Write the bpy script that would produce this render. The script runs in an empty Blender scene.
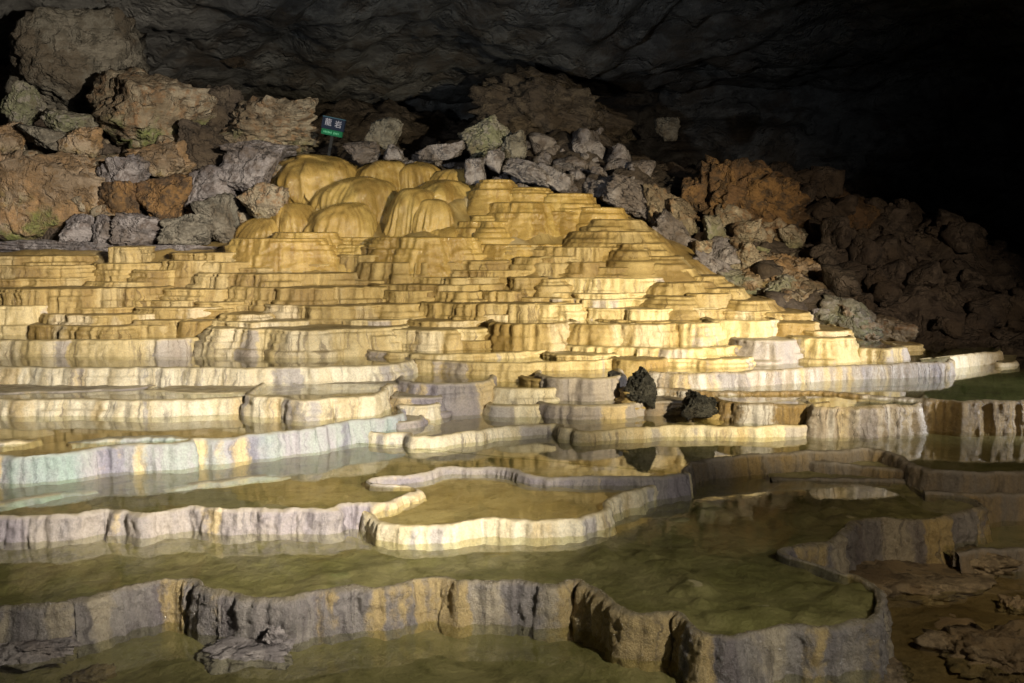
import bpy, bmesh, math, random
import numpy as np
from mathutils import Vector, Euler
from mathutils.geometry import delaunay_2d_cdt

random.seed(7)
scene = bpy.context.scene
COL = scene.collection

# ------------------------------------------------------------------ camera
F, CX, CY, HY = 1000.0, 512.0, 341.5, 232.0
PITCH = math.atan((CY - HY) / F)
cp, sp = math.cos(PITCH), math.sin(PITCH)
cam_d = bpy.data.cameras.new("camera")
cam_d.sensor_width = 36.0
cam_d.lens = 36.0 * F / 1024.0
cam_d.clip_start, cam_d.clip_end = 0.05, 300
cam = bpy.data.objects.new("camera", cam_d)
COL.objects.link(cam)
cam.rotation_euler = (math.radians(90) - PITCH, 0, 0)
scene.camera = cam


def ray(px, py):
    x, y = (px - CX) / F, (CY - py) / F
    return np.array((x, cp + y * sp, -sp + y * cp))


def at_z(px, py, z):
    r = ray(px, py)
    return r * (z / r[2])


def at_y(px, py, Y):
    r = ray(px, py)
    return r * (Y / r[1])


# ------------------------------------------------------------------ noise
_rs = np.random.RandomState(11)
_perm = np.concatenate([_rs.permutation(256)] * 3)
_grad = _rs.normal(size=(256, 3))
_grad /= np.linalg.norm(_grad, axis=1)[:, None]


def perlin(x, y, z=0.0):
    x, y, z = np.broadcast_arrays(np.asarray(x, float), np.asarray(y, float), np.asarray(z, float))
    xi, yi, zi = np.floor(x).astype(int), np.floor(y).astype(int), np.floor(z).astype(int)
    fx, fy, fz = x - xi, y - yi, z - zi
    u, v, w = [f * f * f * (f * (f * 6 - 15) + 10) for f in (fx, fy, fz)]
    out = 0.0
    for dx in (0, 1):
        for dy in (0, 1):
            for dz in (0, 1):
                h = _perm[_perm[_perm[(xi + dx) & 255] + ((yi + dy) & 255)] + ((zi + dz) & 255)]
                g = _grad[h]
                d = g[..., 0] * (fx - dx) + g[..., 1] * (fy - dy) + g[..., 2] * (fz - dz)
                out = out + d * (u if dx else 1 - u) * (v if dy else 1 - v) * (w if dz else 1 - w)
    return out * 1.5


def fbm(x, y, z=0.0, o=4, gain=0.5):
    s, a, k = 0.0, 1.0, 1.0
    for i in range(o):
        s = s + a * perlin(x * k + 13.7 * i, y * k + 7.1 * i, z * k + 3.3 * i)
        a *= gain
        k *= 2.03
    return s


def smooth(a, b, x):
    t = np.clip((x - a) / (b - a), 0, 1)
    return t * t * (3 - 2 * t)


# ------------------------------------------------------------------ objects
def tag(o, label=None, cat=None, group=None, kind=None):
    if label: o["label"] = label
    if cat: o["category"] = cat
    if group: o["group"] = group
    if kind: o["kind"] = kind
    return o


def mesh_obj(name, verts, faces, mat, parent=None, attrs=None, smooth_shade=True):
    me = bpy.data.meshes.new(name)
    verts = np.asarray(verts, np.float32)
    if isinstance(faces, np.ndarray):
        k = faces.shape[1]
        me.vertices.add(len(verts))
        me.vertices.foreach_set("co", verts.ravel())
        me.loops.add(faces.size)
        me.loops.foreach_set("vertex_index", faces.ravel().astype(np.int32))
        me.polygons.add(len(faces))
        me.polygons.foreach_set("loop_start", (np.arange(len(faces)) * k).astype(np.int32))
        me.update(calc_edges=True)
        me.validate()
    else:
        me.from_pydata([tuple(map(float, v)) for v in verts], [], [tuple(map(int, f)) for f in faces])
        me.update()
    if smooth_shade:
        me.polygons.foreach_set("use_smooth", np.ones(len(me.polygons), bool))
    for k, a in (attrs or {}).items():
        at = me.attributes.new(k, "FLOAT", "POINT")
        at.data.foreach_set("value", np.asarray(a, np.float32).ravel())
    me.materials.append(mat)
    o = bpy.data.objects.new(name, me)
    COL.objects.link(o)
    if parent: o.parent = parent
    return o


def grid_faces(nr, nc):
    i = np.arange(nr - 1)[:, None] * nc + np.arange(nc - 1)[None, :]
    return np.stack([i, i + 1, i + nc + 1, i + nc], -1).reshape(-1, 4)


# ------------------------------------------------------------------ node helpers
class NT:
    def __init__(self, name):
        self.m = bpy.data.materials.new(name)
        self.m.use_nodes = True
        self.t = self.m.node_tree
        self.n = self.t.nodes
        self.n.clear()
        self.out = self.n.new("ShaderNodeOutputMaterial")

    def node(self, typ, **kw):
        nd = self.n.new(typ)
        for k, v in kw.items():
            setattr(nd, k, v)
        return nd

    def link(self, a, b):
        self.t.links.new(a, b)

    def val(self, sock, v):
        if hasattr(v, "is_linked"):
            self.link(v, sock)
        else:
            sock.default_value = v

    def math(self, op, a, b=0.0, c=None, clamp=False):
        nd = self.node("ShaderNodeMath", operation=op, use_clamp=clamp)
        self.val(nd.inputs[0], a)
        self.val(nd.inputs[1], b)
        if c is not None: self.val(nd.inputs[2], c)
        return nd.outputs[0]

    def ramp(self, v, a, b, lo=0.0, hi=1.0):
        nd = self.node("ShaderNodeMapRange", interpolation_type="SMOOTHSTEP")
        self.val(nd.inputs[0], v)
        for i, x in enumerate((a, b, lo, hi)):
            nd.inputs[1 + i].default_value = x
        return nd.outputs[0]

    def mix(self, f, a, b, blend="MIX"):
        nd = self.node("ShaderNodeMix", data_type="RGBA", blend_type=blend)
        self.val(nd.inputs[0], f)
        for s, c in ((nd.inputs[6], a), (nd.inputs[7], b)):
            if hasattr(c, "is_linked"): self.link(c, s)
            else: s.default_value = (c[0], c[1], c[2], 1)
        return nd.outputs[2]

    def attr(self, name):
        return self.node("ShaderNodeAttribute", attribute_name=name).outputs["Fac"]

    def comb(self, x, y, z=0.0):
        nd = self.node("ShaderNodeCombineXYZ")
        for s, v in zip(nd.inputs, (x, y, z)): self.val(s, v)
        return nd.outputs[0]

    def noise(self, vec, scale=1.0, detail=3.0, rough=0.55, dist=0.0):
        nd = self.node("ShaderNodeTexNoise")
        self.link(vec, nd.inputs["Vector"])
        nd.inputs["Scale"].default_value = scale
        nd.inputs["Detail"].default_value = detail
        nd.inputs["Roughness"].default_value = rough
        nd.inputs["Distortion"].default_value = dist
        return nd.outputs["Fac"]

    def pos(self):
        return self.node("ShaderNodeNewGeometry").outputs["Position"]

    def bump(self, h, strength, dist, nrm=None):
        nd = self.node("ShaderNodeBump")
        nd.inputs["Strength"].default_value = strength
        nd.inputs["Distance"].default_value = dist
        self.link(h, nd.inputs["Height"])
        if nrm is not None: self.link(nrm, nd.inputs["Normal"])
        return nd.outputs[0]

    def princ(self, col, rough=0.5, nrm=None, spec=0.5, **kw):
        p = self.node("ShaderNodeBsdfPrincipled")
        if hasattr(col, "is_linked"): self.link(col, p.inputs["Base Color"])
        else: p.inputs["Base Color"].default_value = (col[0], col[1], col[2], 1)
        self.val(p.inputs["Roughness"], rough)
        p.inputs["Specular IOR Level"].default_value = spec
        if nrm is not None: self.link(nrm, p.inputs["Normal"])
        for k, v in kw.items(): self.val(p.inputs[k], v)
        self.link(p.outputs[0], self.out.inputs[0])
        return p


def travertine(name, A, B, patches=(), drip=0.35, drip_col=(0.10, 0.07, 0.03), lip=(0.62, 0.52, 0.33), lip_amt=0.5, bump=0.5, rough=(0.34, 0.6), top=None, sscale=1.0):
    """Calcite face: colour runs in vertical bands along s (metres along the rim) and h (metres below the rim)."""
    t = NT(name)
    s, h = t.attr("s"), t.attr("h")
    pos = t.pos()
    wob = t.math("MULTIPLY", t.math("SUBTRACT", t.noise(pos, 6.0, 3), 0.5), 0.14)
    s2 = t.math("ADD", s, wob)
    st = t.noise(t.comb(t.math("MULTIPLY", s2, 8.0 * sscale), t.math("MULTIPLY", h, 0.8)), 1.0, 4, 0.6)
    col = t.mix(t.ramp(t.math("ADD", t.math("MULTIPLY", st, 0.6), t.math("MULTIPLY", t.noise(pos, 1.7, 4, 0.6), 0.4)), 0.40, 0.60), A, B)
    for i, (c, lo, hi, fr, amt) in enumerate(patches):
        n = t.noise(t.comb(t.math("MULTIPLY", s2, fr), t.math("MULTIPLY", h, 0.3), 5.3 + 9.1 * i), 1.0, 2.5, 0.55)
        spk = t.noise(pos, 14.0, 3, 0.65)
        f = t.ramp(t.math("ADD", n, t.math("MULTIPLY", t.math("SUBTRACT", spk, 0.5), 0.10)), lo, hi, 0.0, amt)
        col = t.mix(f, col, c)
    dr = t.noise(t.comb(t.math("MULTIPLY", s2, 26.0 * sscale), t.math("MULTIPLY", h, 1.6), 2.0), 1.0, 3, 0.6)
    dr2 = t.noise(pos, 2.2, 2)
    f = t.math("MULTIPLY", t.ramp(dr, 0.50, 0.64), t.ramp(dr2, 0.38, 0.60))
    col = t.mix(t.math("MULTIPLY", f, drip), col, drip_col)
    sp_ = t.noise(pos, 55.0, 3, 0.7)
    col = t.mix(t.ramp(sp_, 0.3, 0.72, 0.0, 0.55), col, t.mix(0.5, col, (0.02, 0.016, 0.012)))
    col = t.mix(t.ramp(h, -0.035, -0.004, 0.0, lip_amt), col, lip)
    if top is not None:
        nz = t.node("ShaderNodeSeparateXYZ")
        t.link(t.node("ShaderNodeNewGeometry").outputs["Normal"], nz.inputs[0])
        tn = t.noise(pos, 4.0, 4, 0.6)
        col = t.mix(t.ramp(nz.outputs[2], 0.75, 0.97, 0.0, 0.85), col, t.mix(t.ramp(tn, 0.35, 0.65), top, tuple(c * 0.55 for c in top)))
    b1 = t.noise(t.comb(t.math("MULTIPLY", s, 38.0), t.math("MULTIPLY", h, 7.0)), 1.0, 3, 0.6)
    b2 = t.noise(pos, 60.0, 4, 0.75)
    hh = t.math("ADD", t.math("MULTIPLY", b1, 0.5), t.math("MULTIPLY", b2, 1.1))
    nrm = t.bump(hh, bump, 0.022)
    rg = t.ramp(t.noise(pos, 9.0, 3), 0.35, 0.65, rough[0], rough[1])
    t.princ(col, rg, nrm, 0.5)
    return t.m


GOLD = travertine("golden_travertine", (0.33, 0.228, 0.075), (0.47, 0.345, 0.14),
                  [((0.30, 0.19, 0.05), 0.50, 0.60, 1.4, 0.8), ((0.66, 0.55, 0.36), 0.53, 0.62, 1.7, 0.75)],
                  drip=0.8, drip_col=(0.15, 0.09, 0.022), lip=(0.50, 0.36, 0.14), lip_amt=0.3, top=(0.27, 0.185, 0.065), bump=0.7)
OCHRE = travertine("ochre_travertine", (0.31, 0.21, 0.068), (0.43, 0.31, 0.118),
                   [((0.20, 0.125, 0.035), 0.50, 0.60, 1.2, 0.8), ((0.44, 0.34, 0.165), 0.54, 0.63, 1.7, 0.7)],
                   drip=0.8, drip_col=(0.11, 0.065, 0.016), lip=(0.42, 0.30, 0.11), lip_amt=0.35, top=(0.20, 0.135, 0.045), bump=0.7)
AMBER = travertine("amber_flowstone", (0.42, 0.285, 0.09), (0.31, 0.20, 0.055),
                   [((0.44, 0.31, 0.10), 0.50, 0.62, 1.5, 0.7), ((0.20, 0.12, 0.03), 0.53, 0.63, 2.4, 0.6)],
                   drip=0.5, drip_col=(0.16, 0.085, 0.018), lip=(0.42, 0.28, 0.08), lip_amt=0.2, top=(0.25, 0.165, 0.04), rough=(0.14, 0.42), bump=0.5)
CREAM = travertine("cream_travertine", (0.76, 0.68, 0.50), (0.66, 0.55, 0.34),
                   [((0.50, 0.34, 0.12), 0.53, 0.65, 2.3, 0.6), ((0.38, 0.345, 0.335), 0.565, 0.61, 2.2, 0.8)],
                   drip=0.6, drip_col=(0.14, 0.11, 0.10), lip=(0.68, 0.57, 0.35), top=(0.42, 0.32, 0.15))
PALEGOLD = travertine("pale_golden_travertine", (0.60, 0.48, 0.25), (0.50, 0.38, 0.17),
                     [((0.40, 0.27, 0.09), 0.53, 0.64, 2.0, 0.6), ((0.66, 0.57, 0.40), 0.54, 0.64, 1.6, 0.7), ((0.36, 0.32, 0.31), 0.58, 0.62, 2.2, 0.7)],
                     drip=0.65, drip_col=(0.14, 0.10, 0.06), lip=(0.60, 0.47, 0.23), top=(0.34, 0.25, 0.10))
LILAC = travertine("lilac_travertine", (0.29, 0.255, 0.24), (0.38, 0.325, 0.275),
                   [((0.26, 0.225, 0.245), 0.49, 0.6, 2.0, 0.8), ((0.60, 0.46, 0.24), 0.545, 0.585, 1.9, 0.9)],
                   drip=0.6, drip_col=(0.10, 0.085, 0.09), lip=(0.5, 0.43, 0.33), top=(0.38, 0.31, 0.18))
VERDI = travertine("bluegreen_travertine", (0.40, 0.43, 0.38), (0.40, 0.37, 0.38),
                   [((0.28, 0.41, 0.35), 0.48, 0.62, 1.6, 0.6), ((0.22, 0.20, 0.26), 0.51, 0.6, 2.1, 0.75), ((0.66, 0.50, 0.24), 0.55, 0.61, 1.9, 0.85)],
                   drip=0.5, drip_col=(0.09, 0.09, 0.11), lip=(0.46, 0.45, 0.38), top=(0.36, 0.30, 0.17))
FRONT = travertine("banded_travertine", (0.32, 0.285, 0.25), (0.215, 0.19, 0.18),
                   [((0.50, 0.42, 0.29), 0.51, 0.58, 2.4, 0.75), ((0.16, 0.135, 0.14), 0.54, 0.61, 2.9, 0.75), ((0.50, 0.365, 0.155), 0.535, 0.59, 3.1, 0.85)],
                   drip=0.6, drip_col=(0.07, 0.06, 0.06), lip=(0.34, 0.28, 0.18), lip_amt=0.35, bump=1.0, top=(0.24, 0.20, 0.12), rough=(0.18, 0.5))
PALE = travertine("white_fluted_travertine", (0.54, 0.50, 0.46), (0.34, 0.28, 0.22),
                  [((0.50, 0.38, 0.18), 0.53, 0.62, 3.2, 0.8), ((0.24, 0.22, 0.24), 0.55, 0.63, 3.6, 0.7)],
                  drip=0.95, drip_col=(0.07, 0.05, 0.035), lip=(0.34, 0.26, 0.14), bump=0.8, top=(0.26, 0.2, 0.1), rough=(0.22, 0.5), sscale=1.5)
BRWH_SHADE = travertine("brown_shadow_white_travertine", (0.20, 0.125, 0.04), (0.28, 0.19, 0.075),  # brown paints in the right walls' shadow over stone tint, white the lit part
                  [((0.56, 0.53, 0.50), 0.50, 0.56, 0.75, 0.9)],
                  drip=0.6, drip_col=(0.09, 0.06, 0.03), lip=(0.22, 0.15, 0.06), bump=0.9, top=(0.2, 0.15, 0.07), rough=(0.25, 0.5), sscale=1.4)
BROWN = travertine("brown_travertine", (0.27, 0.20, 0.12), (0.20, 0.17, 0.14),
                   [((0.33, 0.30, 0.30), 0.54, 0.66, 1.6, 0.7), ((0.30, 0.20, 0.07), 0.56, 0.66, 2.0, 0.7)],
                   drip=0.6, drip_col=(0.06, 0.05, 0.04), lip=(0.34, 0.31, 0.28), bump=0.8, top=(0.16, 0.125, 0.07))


def mud(name, A, B, C):
    t = NT(name)
    pos = t.pos()
    n1 = t.noise(pos, 1.6, 5, 0.6, 0.1)
    n2 = t.noise(pos, 7.0, 5, 0.65)
    col = t.mix(t.ramp(n1, 0.36, 0.64), A, B)
    col = t.mix(t.ramp(n2, 0.48, 0.72, 0, 0.8), col, C)
    nrm = t.bump(t.math("ADD", t.noise(pos, 22.0, 5, 0.7), t.math("MULTIPLY", n2, 1.5)), 0.6, 0.03)
    t.princ(col, 0.6, nrm, 0.3)
    return t.m


MUD = mud("olive_pool_bed", (0.205, 0.185, 0.08), (0.32, 0.275, 0.15), (0.12, 0.105, 0.044))
SAND = mud("tan_pool_bed", (0.36, 0.285, 0.14), (0.46, 0.37, 0.20), (0.24, 0.185, 0.08))
BROWNBED = mud("brown_pool_bed", (0.20, 0.135, 0.065), (0.28, 0.20, 0.11), (0.10, 0.07, 0.035))
GREENBED = mud("green_pool_bed", (0.14, 0.155, 0.05), (0.22, 0.225, 0.09), (0.05, 0.055, 0.02))


def water_mat(name, tint, ripple):
    t = NT(name)
    pos = t.pos()
    n = t.noise(pos, 5.0, 3, 0.5)
    n2 = t.noise(pos, 40.0, 2, 0.5)
    nrm = t.bump(t.math("ADD", n, t.math("MULTIPLY", n2, 0.12)), ripple, 0.02)
    dot = t.node("ShaderNodeVectorMath", operation="DOT_PRODUCT")
    t.link(nrm, dot.inputs[0])
    t.link(t.node("ShaderNodeNewGeometry").outputs["Incoming"], dot.inputs[1])
    ca = t.math("SUBTRACT", 1.0, t.math("ABSOLUTE", dot.outputs["Value"]), clamp=True)
    fres = t.math("MULTIPLY_ADD", t.math("POWER", ca, 5.0), 1.25, 0.035, clamp=True)
    tr = t.node("ShaderNodeBsdfTransparent")
    tr.inputs[0].default_value = (*tint, 1)
    gl = t.node("ShaderNodeBsdfGlossy")
    gl.inputs["Roughness"].default_value = 0.03
    t.link(nrm, gl.inputs["Normal"])
    mx = t.node("ShaderNodeMixShader")
    t.link(fres, mx.inputs[0])
    t.link(tr.outputs[0], mx.inputs[1])
    t.link(gl.outputs[0], mx.inputs[2])
    t.link(mx.outputs[0], t.out.inputs[0])
    return t.m


WATER = water_mat("clear_pool_water", (0.88, 0.89, 0.76), 0.035)


def rock_mat(name, A, B, C, strata=0.4, moss=None, bump=0.9, scale=1.0, rough=0.75):
    t = NT(name)
    tc = t.node("ShaderNodeTexCoord").outputs["Object"]
    sep = t.node("ShaderNodeSeparateXYZ")
    t.link(tc, sep.inputs[0])
    n1 = t.noise(tc, 1.7 * scale, 5, 0.62, 0.2)
    n2 = t.noise(tc, 6.0 * scale, 5, 0.68)
    n3 = t.noise(t.comb(t.math("MULTIPLY", sep.outputs[0], 1.2), t.math("MULTIPLY", sep.outputs[1], 1.2), t.math("MULTIPLY", sep.outputs[2], 9.0)), 1.0 * scale, 4, 0.6)
    col = t.mix(t.ramp(n1, 0.42, 0.56), A, B)
    col = t.mix(t.ramp(n2, 0.47, 0.60, 0, 0.9), col, C)
    big = t.noise(t.pos(), 0.9, 4, 0.65)
    col = t.mix(t.ramp(big, 0.48, 0.60, 0, 0.65), col, (0.20 * (A[0] + 0.25), 0.13 * (A[0] + 0.25), 0.07 * (A[0] + 0.25)))
    col = t.mix(t.ramp(n3, 0.52, 0.66, 0, strata), col, tuple(c * 0.35 for c in A))
    if moss:
        col = t.mix(t.math("MULTIPLY", t.ramp(t.noise(tc, 2.3 * scale, 4, 0.6), 0.42, 0.6), t.ramp(sep.outputs[2], 0.0, -0.45, 0, 0.85)), col, moss)
    rdg = t.math("ABSOLUTE", t.math("SUBTRACT", t.noise(tc, 1.9 * scale, 5, 0.6, 0.25), 0.5))
    crack = t.ramp(rdg, 0.0, 0.045)
    dk = t.math("MULTIPLY", t.math("SUBTRACT", 1.0, crack), t.ramp(n2, 0.42, 0.6, 0.0, 0.7))
    col = t.mix(dk, col, tuple(c * 0.25 for c in A))
    fine = t.noise(tc, 28.0 * scale, 5, 0.75)
    col = t.mix(t.ramp(fine, 0.35, 0.7, 0.0, 0.5), col, tuple(c * 0.45 for c in B))
    hh = t.math("ADD", t.math("MULTIPLY", t.noise(tc, 6.0 * scale, 8, 0.75), 1.6), t.math("ADD", t.math("MULTIPLY", n3, 0.9), t.math("MULTIPLY", crack, 0.5)))
    nrm = t.bump(hh, bump, 0.10)
    t.princ(col, rough, nrm, 0.35)
    return t.m


R_TAN = rock_mat("tan_limestone", (0.33, 0.26, 0.17), (0.42, 0.35, 0.25), (0.30, 0.17, 0.08), 0.6, moss=(0.17, 0.22, 0.05))
R_GREY = rock_mat("grey_limestone", (0.22, 0.20, 0.16), (0.27, 0.24, 0.19), (0.14, 0.12, 0.09), 0.4)
R_ORANGE = rock_mat("ochre_limestone", (0.40, 0.24, 0.11), (0.44, 0.34, 0.24), (0.25, 0.15, 0.06), 0.35, moss=(0.16, 0.20, 0.04))
R_LILAC = rock_mat("lilac_limestone", (0.22, 0.195, 0.20), (0.36, 0.32, 0.31), (0.15, 0.115, 0.10), 0.4)
R_CRUST = rock_mat("grey_crusted_rock", (0.34, 0.30, 0.285), (0.42, 0.37, 0.34), (0.24, 0.21, 0.205), 0.1, bump=0.6)
R_RUST = rock_mat("rusty_rock", (0.17, 0.095, 0.045), (0.27, 0.15, 0.055), (0.07, 0.05, 0.035), 0.3)
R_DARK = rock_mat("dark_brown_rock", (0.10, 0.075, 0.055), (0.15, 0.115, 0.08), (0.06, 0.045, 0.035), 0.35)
R_BLACK = rock_mat("black_wet_rock", (0.05, 0.048, 0.04), (0.12, 0.112, 0.09), (0.02, 0.02, 0.017), 0.3, scale=3.0, rough=0.4)
R_MOSSY = rock_mat("mossy_pale_rock", (0.32, 0.29, 0.22), (0.235, 0.235, 0.14), (0.36, 0.32, 0.28), 0.3)
R_MUDDY = rock_mat("muddy_brown_rock", (0.27, 0.19, 0.10), (0.34, 0.26, 0.16), (0.15, 0.11, 0.065), 0.15, scale=1.2, rough=0.6, bump=0.5)
R_WALL = rock_mat("cave_wall_rock", (0.17, 0.165, 0.155), (0.24, 0.23, 0.21), (0.10, 0.095, 0.09), 0.5, scale=0.35, bump=1.0)
R_FLOOR = rock_mat("rubble_floor_rock", (0.085, 0.062, 0.045), (0.13, 0.10, 0.075), (0.05, 0.036, 0.028), 0.3, scale=0.9)


# ------------------------------------------------------------------ curves and sweeps
def resample(pts, step):
    """Catmull-Rom through (x, y, z) rows, then even spacing."""
    P = np.asarray(pts, float)
    Q = np.vstack([2 * P[0] - P[1], P, 2 * P[-1] - P[-2]])
    segs = []
    for i in range(1, len(Q) - 2):
        n = 14
        u = np.linspace(0, 1, n, endpoint=False)[:, None]
        d0 = max(np.linalg.norm(Q[i] - Q[i - 1]), 1e-5) ** 0.5
        a, b, c, d = Q[i - 1], Q[i], Q[i + 1], Q[i + 2]
        segs.append(0.5 * ((2 * b) + (-a + c) * u + (2 * a - 5 * b + 4 * c - d) * u ** 2 + (-a + 3 * b - 3 * c + d) * u ** 3))
    C = np.vstack(segs + [P[-1:]])
    L = np.concatenate([[0], np.cumsum(np.linalg.norm(np.diff(C[:, :2], axis=0), axis=1))])
    n = max(8, int(L[-1] / step) + 1)
    ss = np.linspace(0, L[-1], n)
    return np.stack([np.interp(ss, L, C[:, k]) for k in range(3)], 1), ss


def normals2(C):
    T = np.gradient(C[:, :2], axis=0)
    k = np.ones(5) / 5
    if len(T) > 10:
        T = np.stack([np.convolve(np.pad(T[:, j], 2, mode="edge"), k, "valid") for j in range(2)], 1)
    T /= np.linalg.norm(T, axis=1)[:, None] + 1e-9
    return np.stack([T[:, 1], -T[:, 0]], 1)


SEED = [0]


def rim_curve(pts, step, lobe=0.03, lobe_len=0.35, zwob=0.012, sink=0.0):
    SEED[0] += 1
    sd = SEED[0] * 3.17
    C, s = resample(pts, step)
    N = normals2(C)
    b = -np.abs(perlin(s / lobe_len, sd)) + 0.5 * perlin(s / (lobe_len * 2.7), sd + 5)
    C[:, :2] += N * (lobe * 2.0 * (b + 0.25))[:, None]
    C[:, 2] += zwob * perlin(s / 0.45, sd + 9) * 1.5 + zwob * 0.5 * perlin(s / 0.12, sd + 3)
    if sink:
        L = s[-1]
        e = np.minimum(smooth(0, 0.3 * L, s), smooth(0, 0.3 * L, L - s))
        C[:, 2] -= sink * (1 - e)
    return C, s


def rim_mesh(name, C, s, zb, mat, parent=None, width=0.04, inner=0.12, batter=0.12, lip=0.02, flute=0.012, lump=0.012, row=0.02, over=0.0, crease=1.2, ztop=0.35, steps=0.0, flare=0.03, scalef=1.0):
    """Sweep a rounded rim with a fluted outer face along C; zb is the level its foot goes below."""
    N = normals2(C)
    SEED[0] += 1
    sd = SEED[0] * 2.31
    H = C[:, 2] - zb + 0.16
    nr = max(8, int(np.max(H) / row))
    rows = []
    w = width
    for off, dz in ((-w, -inner), (-w * 0.92, -inner * 0.35), (-w * 0.8, -0.012), (-w * 0.55, -0.001), (-w * 0.25, 0.0), (-0.004, -0.003)):
        rows.append((np.full(len(s), off), np.full(len(s), dz), 0.15))
    for k in range(1, nr + 1):
        v = k / nr
        h = H * v
        off = lip * (1 - np.exp(-h / max(lip, 1e-3))) + batter * h + flare * v ** 4 - over * smooth(0.012, 0.05, h)
        rows.append((off, -h, 1.0))
    V, hs = [], []
    for k_, (off, dz, wt) in enumerate(rows):
        k_ -= 6
        h = -dz
        if steps and k_ >= 0:
            for jj, (fr, am) in enumerate(((0.045, 0.7), (0.10, 1.0), (0.165, 0.9), (0.24, 1.0))):
                mk = smooth(-0.02, 0.22, perlin(s * (0.9 + 0.2 * jj), sd + 31 * jj, 2.0 + jj))
                hj = fr + 0.02 * perlin(s * 0.7, sd + 17 * jj) + 0.004 * perlin(s * 6, sd + 13 * jj)
                off = off + steps * am * mk * (smooth(hj - 0.006, hj + 0.006, h) - 0.45 * smooth(hj + 0.02, hj + 0.09, h))
        fl = np.abs(perlin(s * 4.2 / scalef, h * 0.8, sd)) * crease + 0.8 * perlin(s * 13 / scalef, h * 2.2, sd + 4) + 0.55 * perlin(s * 29 / scalef, h * 2.5, sd + 8)
        lp = fbm(s * 9 / scalef, h * 8 / scalef, sd + 11, 5, 0.62)
        d = wt * smooth(-0.01, 0.03, h) * (flute * (0.55 - fl) * 2.0 + lump * lp)
        if wt < 1: d = wt * flute * (0.5 - fl) * 2
        o = off + d
        P = np.stack([C[:, 0] + N[:, 0] * o, C[:, 1] + N[:, 1] * o, C[:, 2] + dz + (ztop * lump * lp if wt < 1 else 0 * lp)], 1)
        V.append(P)
        hs.append(dz)
    V = np.concatenate(V)
    nrow = len(rows)
    f = grid_faces(nrow, len(s))[:, ::-1]
    ss = np.tile(s, nrow) + sd * 3.7
    return mesh_obj(name, V, f, mat, parent, {"s": ss, "h": np.concatenate(hs)})


def bed_mesh(name, poly, z, depth, mat, parent=None, step=0.07, rough=0.05, mounds=0.0):
    """Pool bed: triangulated inside an outline, sunk below the water."""
    poly = [tuple(p[:2]) for p in poly]
    P = np.array(poly)
    x0, y0 = P.min(0)
    x1, y1 = P.max(0)
    gx, gy = np.meshgrid(np.arange(x0, x1, step), np.arange(y0, y1, step))
    g = np.stack([gx.ravel(), gy.ravel()], 1) + _rs.uniform(-0.3, 0.3, (gx.size, 2)) * step
    inside = np.zeros(len(g), bool)
    j = len(P) - 1
    for i in range(len(P)):
        xi, yi, xj, yj = P[i, 0], P[i, 1], P[j, 0], P[j, 1]
        c = ((yi > g[:, 1]) != (yj > g[:, 1])) & (g[:, 0] < (xj - xi) * (g[:, 1] - yi) / (yj - yi + 1e-12) + xi)
        inside ^= c
        j = i
    g = g[inside]
    verts = [Vector(p) for p in poly] + [Vector(p) for p in g]
    vo, eo, fo, *_ = delaunay_2d_cdt(verts, [], [list(range(len(poly)))], 1, 1e-5)
    V = np.array([(v.x, v.y, 0) for v in vo])
    V[:, 2] = z - depth + rough * fbm(V[:, 0] * 1.3, V[:, 1] * 1.3, z, 4) + rough * 0.4 * fbm(V[:, 0] * 6, V[:, 1] * 6, z, 3)
    V[:, 2] = np.maximum(V[:, 2], z - depth * 1.9)
    if mounds:
        V[:, 2] += mounds * smooth(0.2, 1.0, V[:, 0]) * (smooth(0.05, 0.5, fbm(V[:, 0] * 2.2 + 4, V[:, 1] * 3.0, 7.0, 5)) + 0.25 * fbm(V[:, 0] * 9, V[:, 1] * 9, 7.0, 4))
    return mesh_obj(name, V, [f for f in fo], mat, parent)


def water_mesh(poly, z):
    o = mesh_obj("water", [(p[0], p[1], z) for p in poly], [list(range(len(poly)))], WATER, smooth_shade=False)
    return tag(o, kind="structure")


def px_rim(pts, z):
    out = []
    for p in pts:
        zz = p[2] if len(p) > 2 else z
        out.append(at_z(p[0], p[1], zz))
    return out


def simp(C, off=-0.018, k=4):
    N = normals2(C)
    Q = C[:, :2] + N * off
    return [tuple(q) for q in Q[::k]] + [tuple(Q[-1])]


# ------------------------------------------------------------------ foreground pools
TG = "rimstone dams around the front pools"


def dam(label, pts, zt, zb, mat, group=TG, name="rimstone_dam", step=0.012, **kw):
    rk = {k: kw.pop(k) for k in ("lobe", "lobe_len", "zwob", "sink") if k in kw}
    C, s = rim_curve(px_rim(pts, zt), step, **rk)
    o = rim_mesh(name, C, s, zb, mat, row=kw.pop("row", 0.014), **kw)
    tag(o, label, "rimstone dam", group)
    return C, o


# lowest pool in front
W0, W0R, W1, W2, WC = -2.40, -2.50, -2.153, -1.988, -2.043
P0 = [(-6.5, 2.6), (2.0, 2.6), (2.0, 5.6), (1.6, 7.2), (-6.5, 7.2)]
water_mesh(P0, W0)
tag(bed_mesh("pool_bed", P0, W0, 0.06, MUD, rough=0.045), kind="structure")
P0R = [(1.5, 3.6), (6.0, 3.6), (6.0, 8.4), (1.5, 8.4)]
water_mesh(P0R, W0R)
tag(bed_mesh("pool_bed", P0R, W0R, 0.05, BROWNBED, rough=0.07), kind="structure")

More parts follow.
